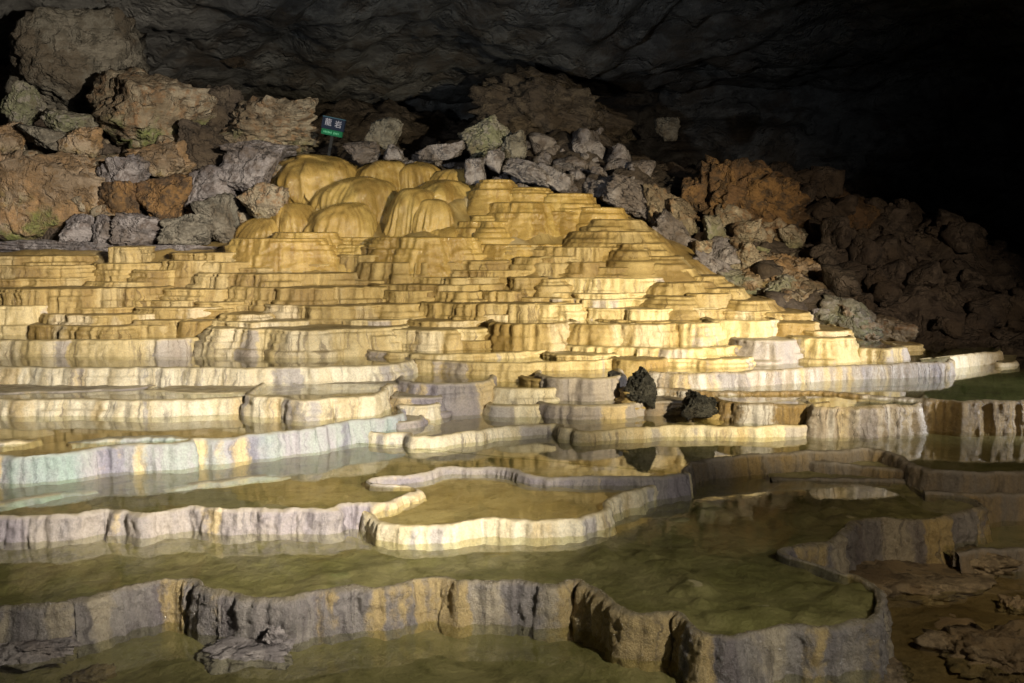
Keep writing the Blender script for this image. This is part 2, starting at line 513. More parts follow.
D1 = [(-60, 606), (-20, 606), (0, 605), (37, 603), (64, 602), (69, 599), (90, 596), (112, 591), (131, 586), (157, 581), (176, 579), (195, 580), (203, 586), (212, 589), (225, 590), (256, 597),
      (293, 597), (331, 590), (353, 586), (380, 586), (406, 582), (425, 578), (441, 577), (453, 580), (466, 581), (512, 581), (534, 582), (553, 584), (574, 580), (591, 587), (606, 597), (622, 606), (636, 611), (655, 612), (669, 611),
      (680, 615), (688, 621), (699, 631), (722, 636), (752, 634), (790, 627), (820, 627), (854, 622), (873, 616), (879, 608), (879, 592), (869, 583), (856, 575), (839, 571), (810, 560), (783, 551), (800, 546), (824, 541), (838, 534), (846, 527), (850, 521),
      (865, 518), (880, 517), (905, 518), (933, 517), (950, 515), (963, 511), (978, 507), (980, 502), (970, 497), (950, 493), (925, 489)]
C1, o1 = dam("longest banded travertine dam winding across the very front of the picture", D1, -2.14, W0, FRONT, lobe=0.03, lobe_len=0.32, width=0.04, flute=0.016, lump=0.026, zwob=0.010, batter=0.10)
pol1 = simp(C1) + [(3.4, 9.6), (-6.5, 9.6)]
bed_mesh("pool_bed", pol1, W1, 0.05, MUD, o1, step=0.035, rough=0.034, mounds=0.038)
water_mesh(pol1, W1)

D2 = [(-60, 515), (0, 515), (56, 515), (86, 511), (110, 507.5), (142, 512), (161, 509.5), (187, 507), (225, 509), (256, 507.6), (293, 508), (331, 508), (346, 504.5), (368, 503.5), (385, 501.5), (402, 496.5), (415, 492), (417, 488), (405, 485), (388, 484), (372, 483)]
C2, o2 = dam("lilac grey rimstone dam of the second front pool on the left with an orange stain", D2, -1.98, W1, LILAC, width=0.035, flute=0.014, lump=0.022)
DCB = [(372, 483), (370, 480), (378, 477.5), (387, 476.5), (402, 476), (417, 475), (435, 470), (451, 466.5), (475, 466), (496, 466), (512, 468.5), (527, 473.5), (545, 476), (568, 476.5), (600, 477), (636, 476.5), (662, 475.5), (686, 472)]
C2b, o2b = dam("thin bluish grey rim closing the back of the round middle pool", DCB, -1.978, WC, LILAC, width=0.035, flute=0.009, lump=0.012)
D3R = [(684, 473), (688, 467), (699, 460), (725, 456.5), (768, 453), (800, 451.5), (830, 450), (869, 448), (890, 452), (910, 461), (929, 468), (960, 472), (1000, 472), (1070, 470), (1200, 471), (1330, 470)]
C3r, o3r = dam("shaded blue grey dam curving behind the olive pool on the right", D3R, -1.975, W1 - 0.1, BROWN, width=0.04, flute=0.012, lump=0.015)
pol2 = simp(C2) + simp(C2b) + simp(C3r) + [(9.5, 11.4), (-6.5, 11.4)]
bed_mesh("pool_bed", pol2, W2, 0.035, MUD, o2b, step=0.08, rough=0.018)
water_mesh(pol2, W2)
DC = [(352, 508, -2.03), (366, 513), (374, 518), (383, 521), (406, 525), (436, 525), (455, 522.6), (481, 519), (512, 519), (549, 520), (579, 517), (598, 512.5), (604, 508), (603, 503), (606, 499), (613, 496), (625, 492.5), (636, 489), (650, 484), (662, 480), (678, 476.5, -2.01), (690, 473, -1.99)]
Cc, oc = dam("cream rounded rim in front of the small round middle pool", DC, -2.033, W1, CREAM, width=0.04, flute=0.012, lump=0.014)
polc = simp(Cc) + [tuple(p) for p in simp(C2b, 0.03)[::-1]]
bed_mesh("pool_bed", polc, WC, 0.035, SAND, oc, step=0.07, rough=0.03)
water_mesh(polc, WC)

# right-hand shaded ledges in front of the dark dam
def ledge(label, pts, zt, zb, mat, back, wz=None, bed=MUD, group=TG, cat_depth=0.05, name="rimstone_dam", **kw):
    C, o = dam(label, pts, zt, zb, mat, group, name, **kw)
    poly = simp(C) + back
    bed_mesh("pool_bed", poly, zt - 0.012, cat_depth if wz is not None else 0.012, bed, o, step=0.09, rough=0.015)
    if wz is not None: water_mesh(poly, wz)
    return C, o


def B(px, Y):
    return tuple(at_y(px, 400, Y)[:2])


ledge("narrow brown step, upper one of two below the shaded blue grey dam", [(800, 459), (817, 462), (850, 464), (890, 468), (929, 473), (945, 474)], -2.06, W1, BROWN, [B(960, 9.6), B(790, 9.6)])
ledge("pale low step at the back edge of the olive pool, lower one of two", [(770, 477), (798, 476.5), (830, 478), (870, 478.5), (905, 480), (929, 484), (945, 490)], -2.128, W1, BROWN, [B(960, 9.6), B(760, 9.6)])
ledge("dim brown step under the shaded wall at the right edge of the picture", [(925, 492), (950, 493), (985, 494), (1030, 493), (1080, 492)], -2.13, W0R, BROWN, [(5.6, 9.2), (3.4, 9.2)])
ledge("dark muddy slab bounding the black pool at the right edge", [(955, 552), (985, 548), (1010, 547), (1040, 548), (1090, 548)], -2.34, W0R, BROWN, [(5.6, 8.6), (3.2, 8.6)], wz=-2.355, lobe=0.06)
# low rims standing in the lowest pool and in the second pool
_, _o = dam("thin pale edge at the left of the lilac dam's pool", [(-60, 512), (0, 503), (30, 498), (60, 493), (88, 489), (96, 487)], -1.981, W2 - 0.05, VERDI, lobe=0.02, zwob=0.005, width=0.13, inner=0.05, sink=0.03)
_, _o = dam("thin pale edge below the blue green dam, in shallow water", [(165, 488), (185, 485), (220, 481), (256, 476), (290, 472)], -1.981, W2 - 0.05, VERDI, lobe=0.02, zwob=0.005, width=0.13, inner=0.05, sink=0.03)

# ------------------------------------------------------------------ middle pools
MG = "rimstone dams around the middle pools"
_, o = ledge("blue green stained dam slanting up from the left edge", [(-70, 457), (0, 455), (37, 455), (75, 451), (105, 446), (145, 444), (184, 442), (195, 439), (225, 437.5), (256, 434), (290, 430), (316, 427), (350, 420.5), (380, 417), (398, 414), (402, 408)],
      -1.77, W2, VERDI, [B(405, 10.8), (-6.4, 10.8)], wz=-1.785, bed=SAND, group=MG, flute=0.012, lump=0.014, step=0.015)
_, _o = dam("thin cream inner rim at the left edge above the blue green dam", [(-60, 443), (0, 441), (20, 440), (31, 438), (40, 436)], -1.755, -1.80, CREAM, group=MG, lobe=0.02, zwob=0.004, width=0.13, inner=0.05, sink=0.03)
_, _o = dam("thin bluish inner rim right above the middle of the blue green dam", [(70, 440), (80, 439), (118, 438), (150, 436.5), (184, 436), (192, 433)], -1.755, -1.80, VERDI, group=MG, lobe=0.02, zwob=0.004, width=0.13, inner=0.05, sink=0.03)
ledge("cream dam with a round dark notch stretching right past the two black rocks", [(368, 428), (372, 431.5), (390, 432.5), (406, 433), (412, 436), (417, 436.5), (436, 435.5), (460, 432.5), (481, 430), (512, 425.5), (545, 423.5), (560, 424), (565, 428), (573, 428.5), (577, 431), (590, 430.5), (624, 428), (662, 426), (699, 425.5), (740, 426), (768, 426), (800, 425), (822, 423), (832, 419)],
      -1.885, W2, CREAM, [B(835, 11.0), B(395, 11.0)], wz=-1.90, bed=SAND, group=MG, flute=0.010, lump=0.012, step=0.015)
ledge("brown wall with its shade painted in, running left from the white fluted lobe", [(715, 396), (722, 399), (743, 402), (768, 403), (795, 403.5), (812, 403), (830, 402)],
      -1.70, W2, BRWH_SHADE, [B(830, 10.8), B(718, 10.8)], wz=-1.708, bed=SAND, group=MG, flute=0.02, lump=0.02, step=0.015)  # left half of the lobe, its shade put into the brown colour
ledge("white fluted lobe with glinting streaks beside the green pool, blunt at its right end", [(806, 396), (806, 400), (811, 404.5), (822, 407), (850, 407), (877, 406), (905, 404.5), (916, 402.5), (921, 399.5), (924, 394)],
      -1.695, W2, PALE, [B(925, 10.9), B(808, 10.9)], wz=-1.703, bed=SAND, group=MG, flute=0.03, lump=0.03, step=0.015)
ledge("wide brown and white dam with shadow painted into its brown, holding the green pool at the right edge", [(655, 387), (700, 390), (760, 391), (800, 391), (825, 391), (862, 394), (890, 396), (918, 398), (945, 399.5), (967, 400.6), (1000, 400.5), (1024, 400), (1090, 399), (1200, 398), (1330, 397)],
      -1.672, W2, BRWH_SHADE, [(11.5, 13.2), B(660, 13.2)], wz=-1.684, bed=GREENBED, group=MG, flute=0.02, lump=0.02, step=0.015, cat_depth=0.08)  # shadow edge on this wall is put into its colour
ledge("long bluish white dam behind the green pool", [(650, 371), (660, 372), (700, 373), (735, 371.5), (768, 370), (800, 368), (850, 365), (900, 363.3), (935, 362.6), (948, 361.5), (952, 358)],
      -1.52, -1.69, PALE, [B(950, 13.4), B(655, 13.4)], wz=-1.532, bed=SAND, group=MG, flute=0.012, lump=0.014, step=0.02)
ledge("cream rim with a blunt raised tip at the far right end", [(920, 359.5), (935, 358), (960, 355.5), (985, 352.5), (997, 351.5), (1000, 350)],
      -1.535, -1.69, CREAM, [B(1000, 14.2), B(930, 14.2)], wz=-1.545, bed=GREENBED, group=MG, flute=0.01, step=0.02, lobe=0.01)
ledge("tiny cream stub beyond the far right rim", [(996, 362), (1003, 362.5), (1014, 361.5), (1016, 360)],
      -1.63, -1.69, CREAM, [B(1015, 13.4), B(1000, 13.4)], group=MG, step=0.02, lobe=0.005)


# ------------------------------------------------------------------ tiers of the cascade
YB = [200, 222, 245, 255, 270, 286, 302, 320, 338, 345, 354, 360, 371, 382, 390, 405, 416, 430]
DB = [15.5, 15.1, 14.65, 14.35, 13.95, 13.55, 13.15, 12.72, 12.3, 12.1, 11.93, 11.65, 11.3, 10.95, 10.85, 10.6, 10.33, 9.9]


def tier(label, x0, x1, yt, yb, mat, D=None, water=False, r=None, lobe=0.05, group="golden tiers of the cascade", drop=0.22, back=1.0, batter=0.16, bed=SAND, scal=0.065, **kw):
    if mat is AMBER: batter, scal, lobe = 0.36, 0.09, 0.035
    D = float(np.interp(yb, YB, DB)) if D is None else D
    a, b = at_y(x0, yt, D), at_y(x1, yt, D)
    zt = 0.5 * (a[2] + b[2])
    zb = at_y(0.5 * (x0 + x1), yb, D)[2]
    X0, X1 = a[0], b[0]
    w = X1 - X0
    r = min(0.42, w * 0.42) if r is None else r
    rx, ry = r, r
    r = min(w * 0.46, r * random.Random(int(x0 * 7 + yt * 13)).uniform(0.9, 2.2))
    pts = [(X0 + 0.02 * r, D + back * 0.9, zt), (X0, D + ry + 0.12, zt)]
    for k in range(5):
        an = math.pi / 2 * (k + 1) / 5
        pts.append((X0 + r * (1 - math.sin(an)) * 0.9 if False else X0 + r * (1 - math.cos(an)), D + ry * (1 - math.sin(an)), zt))
    n = max(1, int((w - 2 * r) / 0.10))
    SEED[0] += 1
    rl = random.Random(SEED[0] * 31)
    edges, xe = [X0 + r], X0 + r
    while xe < X1 - r:
        xe += rl.uniform(0.5, 1.9) * (0.6 if w < 1.2 else 1.0)
        edges.append(xe)
    amps = [rl.uniform(0.5, 1.3) for _ in edges]
    for k in range(1, n):
        u = k / n
        xx = X0 + r + (w - 2 * r) * u
        j = max(i for i, e in enumerate(edges) if e <= xx + 1e-9)
        ww = (edges[j + 1] - edges[j]) if j + 1 < len(edges) else 0.6
        q = min(1.0, (xx - edges[j]) / ww)
        sc = (math.sin(math.pi * q) ** 0.6 if 0 < q < 1 else 0.0) * amps[j] * scal * min(1, ww / 0.5)
        pts.append((xx, D - 0.10 * math.sin(math.pi * u) * min(1, w) + 0.07 * float(perlin(xx * 1.3, SEED[0] * 1.7)) - sc, zt))
    for k in range(5):
        an = math.pi / 2 * (5 - k) / 5
        pts.append((X1 - r * (1 - math.cos(an)), D + ry * (1 - math.sin(an)), zt))
    pts += [(X1, D + ry + 0.12, zt), (X1 - 0.02 * r, D + back * 0.9, zt)]
    C, s = rim_curve(pts, 0.02, lobe=lobe, lobe_len=0.42, zwob=0.004)
    kw.setdefault("flute", 0.014 if water else 0.019)
    kw["flute"] *= rl.uniform(0.6, 1.1)
    kw.setdefault("lump", 0.016)
    kw.setdefault("over", 0.012 if water else rl.uniform(0.015, 0.035))
    kw.setdefault("steps", 0.03 if water else 0.06)
    kw.setdefault("crease", 0.4)
    batter += rl.uniform(-0.05, 0.25)
    kw.setdefault("ztop", 0.12)
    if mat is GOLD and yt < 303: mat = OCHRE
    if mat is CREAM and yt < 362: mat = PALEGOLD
    kw.setdefault("lip", 0.02)
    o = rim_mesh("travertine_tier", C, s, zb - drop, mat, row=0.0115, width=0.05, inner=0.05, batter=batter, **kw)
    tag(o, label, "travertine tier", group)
    poly = simp(C, -0.03, 3)
    if water:
        bed_mesh("tier_top", poly, zt - 0.015, 0.04, bed, o, step=0.12, rough=0.01)
        water_mesh(poly, zt - 0.015)
    else:
        P = np.array(poly)
        cx, cy = P[:, 0].mean(), P[:, 1].max()
        rows, hs = [], []
        for k in range(4):
            f = k / 3 * 0.96
            q = np.stack([P[:, 0] * (1 - f) + cx * f, P[:, 1] * (1 - f) + cy * f, np.full(len(P), zt - 0.012 + 0.02 * f)], 1)
            q[:, 2] += 0.008 * perlin(q[:, 0] * 4, q[:, 1] * 4, zt)
            rows.append(q)
        mesh_obj("tier_top", np.concatenate(rows), grid_faces(4, len(P))[:, ::-1], mat, o, {"s": np.tile(np.arange(len(P)) * 0.1, 4), "h": np.full(4 * len(P), -0.2)})
    return o


G, A_, K, L_ = GOLD, AMBER, CREAM, LILAC
WG = "water filled tiers at the foot of the cascade"
# lower, water-filled
tier("broad cream dam right behind the blue green pool, left of the rounded lobe", -80, 262, 397.5, 415.8, K, D=9.78, water=True, group=WG)
tier("long cream lobe with rounded dark left end standing in the blue green pool", 240, 376, 396.5, 415.2, K, D=9.6, water=True, group=WG, r=0.25)
tier("thin patched rim of lilac and cream just behind the broad cream dam", -80, 142, 389, 398, L_, D=10.3, group=WG, drop=0.1)
tier("thin yellow rim behind the broad cream dam with a pointed left end", 141, 298, 390.3, 396, K, D=10.25, group=WG, drop=0.1, r=0.15)
tier("flat stained rim behind the long cream lobe", 285, 400, 387, 397, L_, D=10.35, group=WG, drop=0.12)
tier("straight cream dam with blue grey patches, one row above the thin yellow rim", -80, 402, 365.6, 382, K, D=10.8, water=True, group=WG)
tier("pale streaked ledge with dark drips along the left edge", -80, 208, 338.4, 353.4, K, D=11.97, water=True, group=WG)
tier("tall white wall with brown flutes rising straight from the water left of centre", 203, 400, 328.6, 354, K, D=11.9, group=WG, flute=0.03)
tier("low grey step at the right end of the long cream lobe", 392, 442, 397, 408, L_, D=10.12, group=WG, r=0.15)
tier("small cream block below the tall lilac wall, left corner", 398, 437, 405, 419, K, D=9.98, group=WG, r=0.2)
tier("flat wet slab at the waterline right of the blue green dam", 390, 418, 422, 430, L_, D=9.55, group=WG, r=0.15, drop=0.05)
tier("tall speckled lilac wall in the centre above the reflecting pool", 396, 492, 383, 416, L_, D=10.36, water=True, group=WG, lobe=0.03)
tier("golden rounded step right of the lilac wall, lower of two", 487, 552, 405.6, 417.6, K, D=10.2, group=WG, r=0.25, water=True)
tier("golden rounded step right of the lilac wall, upper of two", 486, 566, 388, 405, K, D=10.45, group=WG, water=True)
tier("small brown cushion at the corner above the golden steps", 521, 580, 379, 390, G, D=10.7, group=WG)
tier("big lilac lobe left of the black rocks", 541, 625, 378, 404.5, L_, D=10.5, group=WG, water=True)
tier("wide low lilac step with round right end before the black rocks", 538, 651, 405, 421, L_, D=10.1, group=WG, water=True, r=0.3)
tier("small yellow dome squeezed against the tall black rock", 622, 643, 391, 408, G, D=10.35, group=WG)
tier("brown ledge between the two black rocks", 645, 694, 401, 416, BROWN, D=10.3, group=WG)
tier("yellow brown ledge right of the lower black rock", 706, 750, 402, 418, G, D=10.15, group=WG)
tier("dripping brown and white ledge behind the tall black rock", 655, 760, 359, 372, K, D=11.4, group=WG, flute=0.03)
tier("ochre cushion above the tall black rock", 618, 668, 359.5, 372, G, D=11.25, group=WG)
tier("long thin double ledge in the centre just above the lilac wall, lower lip", 410, 618, 360.5, 370.6, K, D=11.25, water=True, group=WG)
tier("long thin double ledge in the centre just above the lilac wall, upper lip", 360, 548, 352, 361, K, D=11.6, water=True, group=WG)
tier("dark ended ledge above the small black rock", 541, 618, 354.6, 368, K, D=11.45, group=WG, flute=0.03)
tier("pale purple rounded lobe standing in water right of centre", 741, 799, 340, 359, L_, D=11.7, group=WG, r=0.3)
tier("long streaked ledge running under the row of square blocks", 566, 760, 346, 360, K, D=11.75, water=True, group=WG, flute=0.03)
tier("brown lens shaped ledge under the dark sided block", 434, 505, 340.4, 350, G, D=12.0, group=WG)
tier("thin fluted ledge right under the dark sided block", 498, 575, 344, 352, K, D=11.95, group=WG)
tier("big bright cream block at the right foot of the cascade", 795, 857, 338, 355.5, K, D=11.75, group=WG, r=0.3)
tier("thin cream spit reaching into the water at the right foot", 850, 908, 347.5, 356.5, K, D=11.9, group=WG, r=0.15, water=True)
tier("low cream slab along the rocks behind the thin spit", 852, 925, 345.2, 349, G, D=12.9, group=WG, r=0.15)
# row of blocks and upwards
tier("wide white wall with purple stains in the centre", 358, 498, 328.6, 347, K, D=12.1)
tier("dark sided block in the row of square blocks, leftmost", 492, 575, 323, 343, G, D=12.0, r=0.4, water=True, flute=0.03)
tier("second square block in the row from the dark sided one", 571, 619, 324, 343, G, D=12.05, water=True, flute=0.03)
tier("third square block in the row, brown at its left side", 617, 681, 324, 343, G, D=12.0, water=True)
tier("fourth block in the row with black and white streaks", 675, 726, 323, 343, K, D=12.05, water=True, flute=0.035)
tier("cream end block of the row, right above the purple lobe", 716, 780, 320.3, 339, K, D=12.1, water=True)
tier("yellow low block right of the cream end block", 776, 819, 322.5, 339, G, D=12.2)
tier("rounded yellow block at the right shoulder of the big bright block", 798, 853, 330.5, 341, G, D=12.1, r=0.3)
tier("brown ended tier above the streaked ledge by the left edge", 20, 178, 325, 338, G)
tier("front lobe on the brown ended tier", 122, 188, 320, 337.5, G, D=12.4)
tier("rounded tier whose left end overhangs the brown ended tier", 31, 166, 314, 326, G)
tier("cream tier cut by the left edge above the grey water", -60, 36, 306, 326, K)
tier("brown flecked step behind the rounded overhanging tier", 60, 135, 307.5, 316, G)
tier("pale step right of the brown flecked step", 127, 215, 308, 320, G, D=12.65)
tier("long fluted tier in the upper left with white centre", -60, 156, 287.6, 306, G, flute=0.03)
tier("square brown tier abutting the long fluted one", 153, 234, 289, 301, G)
tier("small step in the corner beneath the square brown tier", 143, 205, 300.4, 309, G, D=13.0)
tier("thin tan layer above the long fluted tier, left half", -60, 84, 278, 289, G)
tier("thin tan layer above the long fluted tier, right half", 76, 160, 281.6, 289, G, D=13.5)
tier("small dark edged tier above the square brown tier", 126, 172, 270, 282, G)
tier("brown sloping tier under the gap in the grey rocks", 82, 156, 263, 275, G)
tier("rough tan bank at the upper left edge", -60, 90, 265, 279, G)
tier("highest rough tan bank at the left edge", -60, 82, 255.5, 267, G)
tier("golden tooth of flowstone reaching up into the grey rocks", 107, 134, 246.5, 264, G, r=0.1)
tier("top tier right of the notch in the grey rocks, upper of two", 162, 235, 252.6, 261, G)
tier("top tier right of the notch in the grey rocks, lower of two", 156, 215, 260, 272, G)
tier("brown corner tier above the tall white wall", 178, 207, 321, 337, G)
tier("thin pale lip on the crest of the tall white wall", 203, 308, 321.6, 330, K, D=12.2)
tier("small cream lip above the thin pale lip", 215, 264, 314, 323, G, D=12.5)
tier("rounded cream tier left of the small cream lip", 180, 230, 309, 321, G, D=12.75)
tier("long rounded tier with overhanging left end near the centre", 258, 400, 305, 320, G)
tier("brown lens beneath the long rounded tier", 280, 336, 319, 324, G, D=12.6)
tier("stained pale step right of the brown lens", 334, 412, 320, 330, K, D=12.4)
tier("thin flat layer behind the long rounded tier, left part", 180, 258, 302, 310, G)
tier("big cream tier with sloping shadow at its left end, mid height", 223, 384, 286.8, 303.5, G, flute=0.03)
tier("short lip upon the big cream tier", 242, 308, 281, 289, G, D=13.7)
tier("dark topped layer upon the big cream tier, right end", 326, 402, 280.4, 290, G, D=13.65)
tier("wide golden tier two rows above the big cream tier", 190, 350, 273, 288, G)
tier("thin layer resting on the wide golden tier", 216, 328, 267.8, 275, G)
tier("fluted brown tier left above the wide golden tier", 190, 258, 262, 274, G)
tier("long thin lip under the grey sill of rock", 252, 338, 263.6, 270, G)
tier("short shaded tier under the grey sill of rock", 256, 335, 256, 265, G)
tier("pale topmost tier left of the shaded one", 192, 270, 252.4, 264, G)
tier("shaded tier under the ledge of the domes", 328, 420, 254.6, 264, G)
tier("golden tier right below the ledge of the domes", 330, 385, 244.6, 256, A_)
tier("flat ledge carrying the two drip fringed domes", 312, 400, 237, 246, A_, lobe=0.03)
# centre columns
tier("thin dull lip over the wide white wall", 407, 488, 321, 330, G, D=12.35)
tier("plain tan tier at the left of the fluted brown tier", 356, 422, 304, 316, G)
tier("fluted brown tier in the middle of the cascade", 416, 575, 302.6, 318, G, flute=0.035)
tier("lens shaped lip under the fluted brown tier", 466, 526, 314, 322, G, D=12.6)
tier("white faced tier above the fluted brown one, left part", 378, 440, 290.5, 303, G)
tier("smooth faced tier above the fluted brown one, middle part", 434, 486, 291.3, 304, G)
tier("fluted tier above the fluted brown one, right part", 478, 524, 291, 304, G, flute=0.035)
tier("low brown lip at the right of that fluted row", 518, 565, 297, 304, G, D=13.1)
tier("long flat layer crossing the middle of the cascade", 360, 508, 284, 293, G)
tier("upper flat layer just above the long crossing one", 396, 514, 277, 286, G)
tier("round ended brown tier with dark left end in the upper middle", 440, 540, 270, 280, G)
tier("small pale lobe right of the round ended brown tier", 510, 547, 277, 291, G)
tier("little yellow cone in front of the bright tiers", 538, 564, 278.5, 293, G, r=0.18, batter=0.5)
tier("broad golden tier below the shaded hollow", 358, 462, 262, 277, G, flute=0.03)
tier("stepped lobe above the round ended brown tier, lower", 456, 508, 260, 270, G)
tier("stepped lobe above the round ended brown tier, upper", 426, 490, 255, 264, G)
tier("warm tan tier left of the stepped lobes", 356, 417, 246.6, 263, G)
tier("thin layer right of the warm tan tier", 410, 462, 247.6, 257, G)
tier("jutting lip over a black hollow in the upper middle", 486, 540, 244.4, 257, G)
tier("fluted block right below the jutting lip", 519, 575, 257, 272, G, flute=0.035)
tier("narrow cornice above the fluted block", 510, 580, 249.5, 259, G)
# upper right of the centre
tier("thin bright strip below the brightest tier, upper of two", 540, 655, 292.5, 300, K)
tier("thin bright strip below the brightest tier, lower of two", 536, 668, 298, 306, K)
tier("white faced tier left below the brightest strips", 536, 584, 304, 321, K, flute=0.03)
tier("long bright yellow tier over the row of square blocks", 580, 722, 308, 321, K)
tier("thin dark lipped ledge on the row of square blocks", 597, 718, 320, 327, G, D=12.5)
tier("brightest wide tier in the right of the cascade", 560, 668, 278, 294, K, flute=0.025)
tier("brown topped tier on the brightest wide tier", 590, 656, 267, 280, G)
tier("rounded lobe left of the brown topped tier", 564, 602, 262, 279, G)
tier("yellow tier below the smooth drapes", 534, 575, 256, 272, G)
tier("golden shelf under the first smooth drape", 536, 640, 246.6, 262, G)
tier("dull yellow slope tier at the right flank, upper", 690, 732, 293.5, 311, G)
tier("bright yellow tier at the right flank over the cream end block", 690, 728, 309, 322, G)
tier("tan tier beside the grey slabs at the right flank", 722, 772, 311, 322, G)
tier("small ochre tier lowest on the right flank by the mossy boulder", 764, 812, 313, 324, G)
tier("bare edged amber ledge at the foot of the leftmost gold lump", 226, 322, 238, 250, A_, D=14.05)
tier("amber ledge under the folded dome, beside the flat mound", 372, 474, 237, 249, A_, D=14.05)
tier("short amber lip between the front dome and the leftmost gold lump", 270, 332, 232, 243, A_, D=14.3)
# crown of ledges and round lobes
CG = "amber ledges on the crown of the cascade"
tier("high ledge right of the domes, dark beneath", 478, 526, 192.4, 204, A_, group=CG)
tier("wide amber ledge with glints right of the domes", 488, 562, 202, 222, A_, group=CG, flute=0.03)
tier("flat amber ledge at the right of the wide one", 533, 592, 211, 224, A_, group=CG)
tier("low amber lip below the dark hollow", 472, 500, 215, 223, A_, group=CG)
tier("long amber step over the round lobes", 456, 527, 221, 232, A_, group=CG)
tier("topmost thin amber ledge right of the pale stones", 478, 512, 179, 194, A_, group=CG)
tier("second thin amber ledge descending to the right", 508, 548, 187, 202, A_, group=CG)
tier("third amber ledge descending to the right", 543, 593, 193, 212, A_, group=CG)
tier("amber shelf at the right end of the crown", 575, 625, 207, 225, A_, group=CG)
tier("long shelf under the round lobes", 455, 566, 244, 252, A_, group=CG)


def dome(label, x0, x1, yt, yb, D=None, mat=AMBER, fringe=0.06, depth=1.0, group="flowstone domes on the crown", skew=0.0):
    """A rounded flowstone cushion: steep fluted sides, drip fringe, undercut."""
    D = float(np.interp(yb, YB, DB)) if D is None else D
    a, b = at_y(x0, yb, D), at_y(x1, yb, D)
    top = at_y(0.5 * (x0 + x1), yt, D)[2]
    cx, R = 0.5 * (a[0] + b[0]), 0.5 * (b[0] - a[0])
    h = top - a[2]
    SEED[0] += 1
    sd = SEED[0] * 1.93
    nt, nph = 44, 200
    skw = random.Random(int(sd * 100)).uniform(-0.3, 0.3)
    R *= 1.10
    ph = np.linspace(0, 2 * math.pi, nph)
    V, S, Hh = [], [], []
    for k in range(nt + 8):
        if k <= nt:
            t = (k / nt)
            an = t * math.pi / 2
            rr = 0.35 * t ** 0.6 + 0.65 * math.sin(an) ** 0.8
            zz = top - h * (0.55 * t ** 1.9 + 0.45 * (1 - math.cos(an)))
        else:
            q = (k - nt) / 8
            rr = 1.0 - 0.22 * q ** 0.5
            zz = top - h - 0.35 * q
            t = 1.0
        u = ph * 6.0
        cxn, syn = np.cos(ph), np.sin(ph)
        fl = 0.5 + 0.7 * perlin(cxn * R * 7 + sd, syn * R * 7, sd + t) + 0.6 * perlin(cxn * R * 17 + sd, syn * R * 17, sd)
        lob = perlin(cxn * 1.0 + sd, syn * 1.0, sd + 3) * 0.2 + perlin(cxn * 2.0 + sd, syn * 2.0, sd + 7 + t * 1.5) * 0.10
        r = R * rr * (1 + lob) - t ** 2.2 * 0.045 * fl
        x = cx + r * cxn
        y = D + R * depth + r * syn * depth
        z = zz - fringe * t ** 5 * (fl * 2.2) + h * 0.06 * perlin(x * 2.5, y * 2.5, sd) * (1 - t)
        wv = 0.15 * R * fbm(x * 1.6, y * 1.6, sd + np.broadcast_to(z, x.shape) * 1.6, 3)
        x = x + cxn * wv + skw * R * (1 - t)
        y = y + syn * wv
        V.append(np.stack([x, y, np.broadcast_to(z, x.shape)], 1))
        S.append(x + 0.7 * y + sd)
        Hh.append(np.full(nph, -0.06 - t * h))
    o = mesh_obj("flowstone_dome", np.concatenate(V), grid_faces(nt + 8, nph), mat, None, {"s": np.concatenate(S), "h": np.concatenate(Hh)})
    return tag(o, label, "flowstone dome", group)


dome("broad dome with a drip fringe and a white glint, behind the small front dome", 300, 392, 174.5, 216, D=15.3, fringe=0.12)
dome("rounded front dome with a bright glint standing on the flat ledge", 298, 374, 202, 237.5, D=14.75)
dome("high rear flowstone hump below the sign", 258, 372, 151, 196, D=16.0, fringe=0.1)
dome("brown shaded lump at the left end of the domes", 258, 326, 202, 242, D=15.1, fringe=0.1)
dome("lower rear hump right of the drip fringed dome", 342, 414, 158, 192, D=16.1)
dome("folded dome beside the drip fringe", 374, 438, 187, 232, D=15.0, fringe=0.1)
dome("wide glossy dome high on the crown right of the folded one", 406, 492, 177, 212, D=15.4, fringe=0.1)
dome("small smooth dome in front of the wide glossy one", 408, 452, 198, 226, D=14.9)
dome("low lump behind the wide glossy dome", 390, 450, 160, 188, D=16.2)
dome("little cushion beside the pale stones", 428, 480, 167, 188, D=16.0)
dome("flat mound below the dark hollow", 408, 474, 225, 247, D=14.7)
dome("round lobe at the left of the lobe row", 473, 504, 231, 247, D=14.68)
dome("second round lobe, tall and smooth, from the left of the row", 494, 528, 225, 247, D=14.72)
dome("third round lobe in the row with a sloping left edge", 523, 564, 222, 248, D=14.75)
dome("fourth round lobe at the right end of the lobe row", 556, 600, 223, 249, D=14.75)
dome("gold lump hanging at the left foot of the domes by the grey rocks", 220, 288, 216, 254, D=15.0, fringe=0.08)


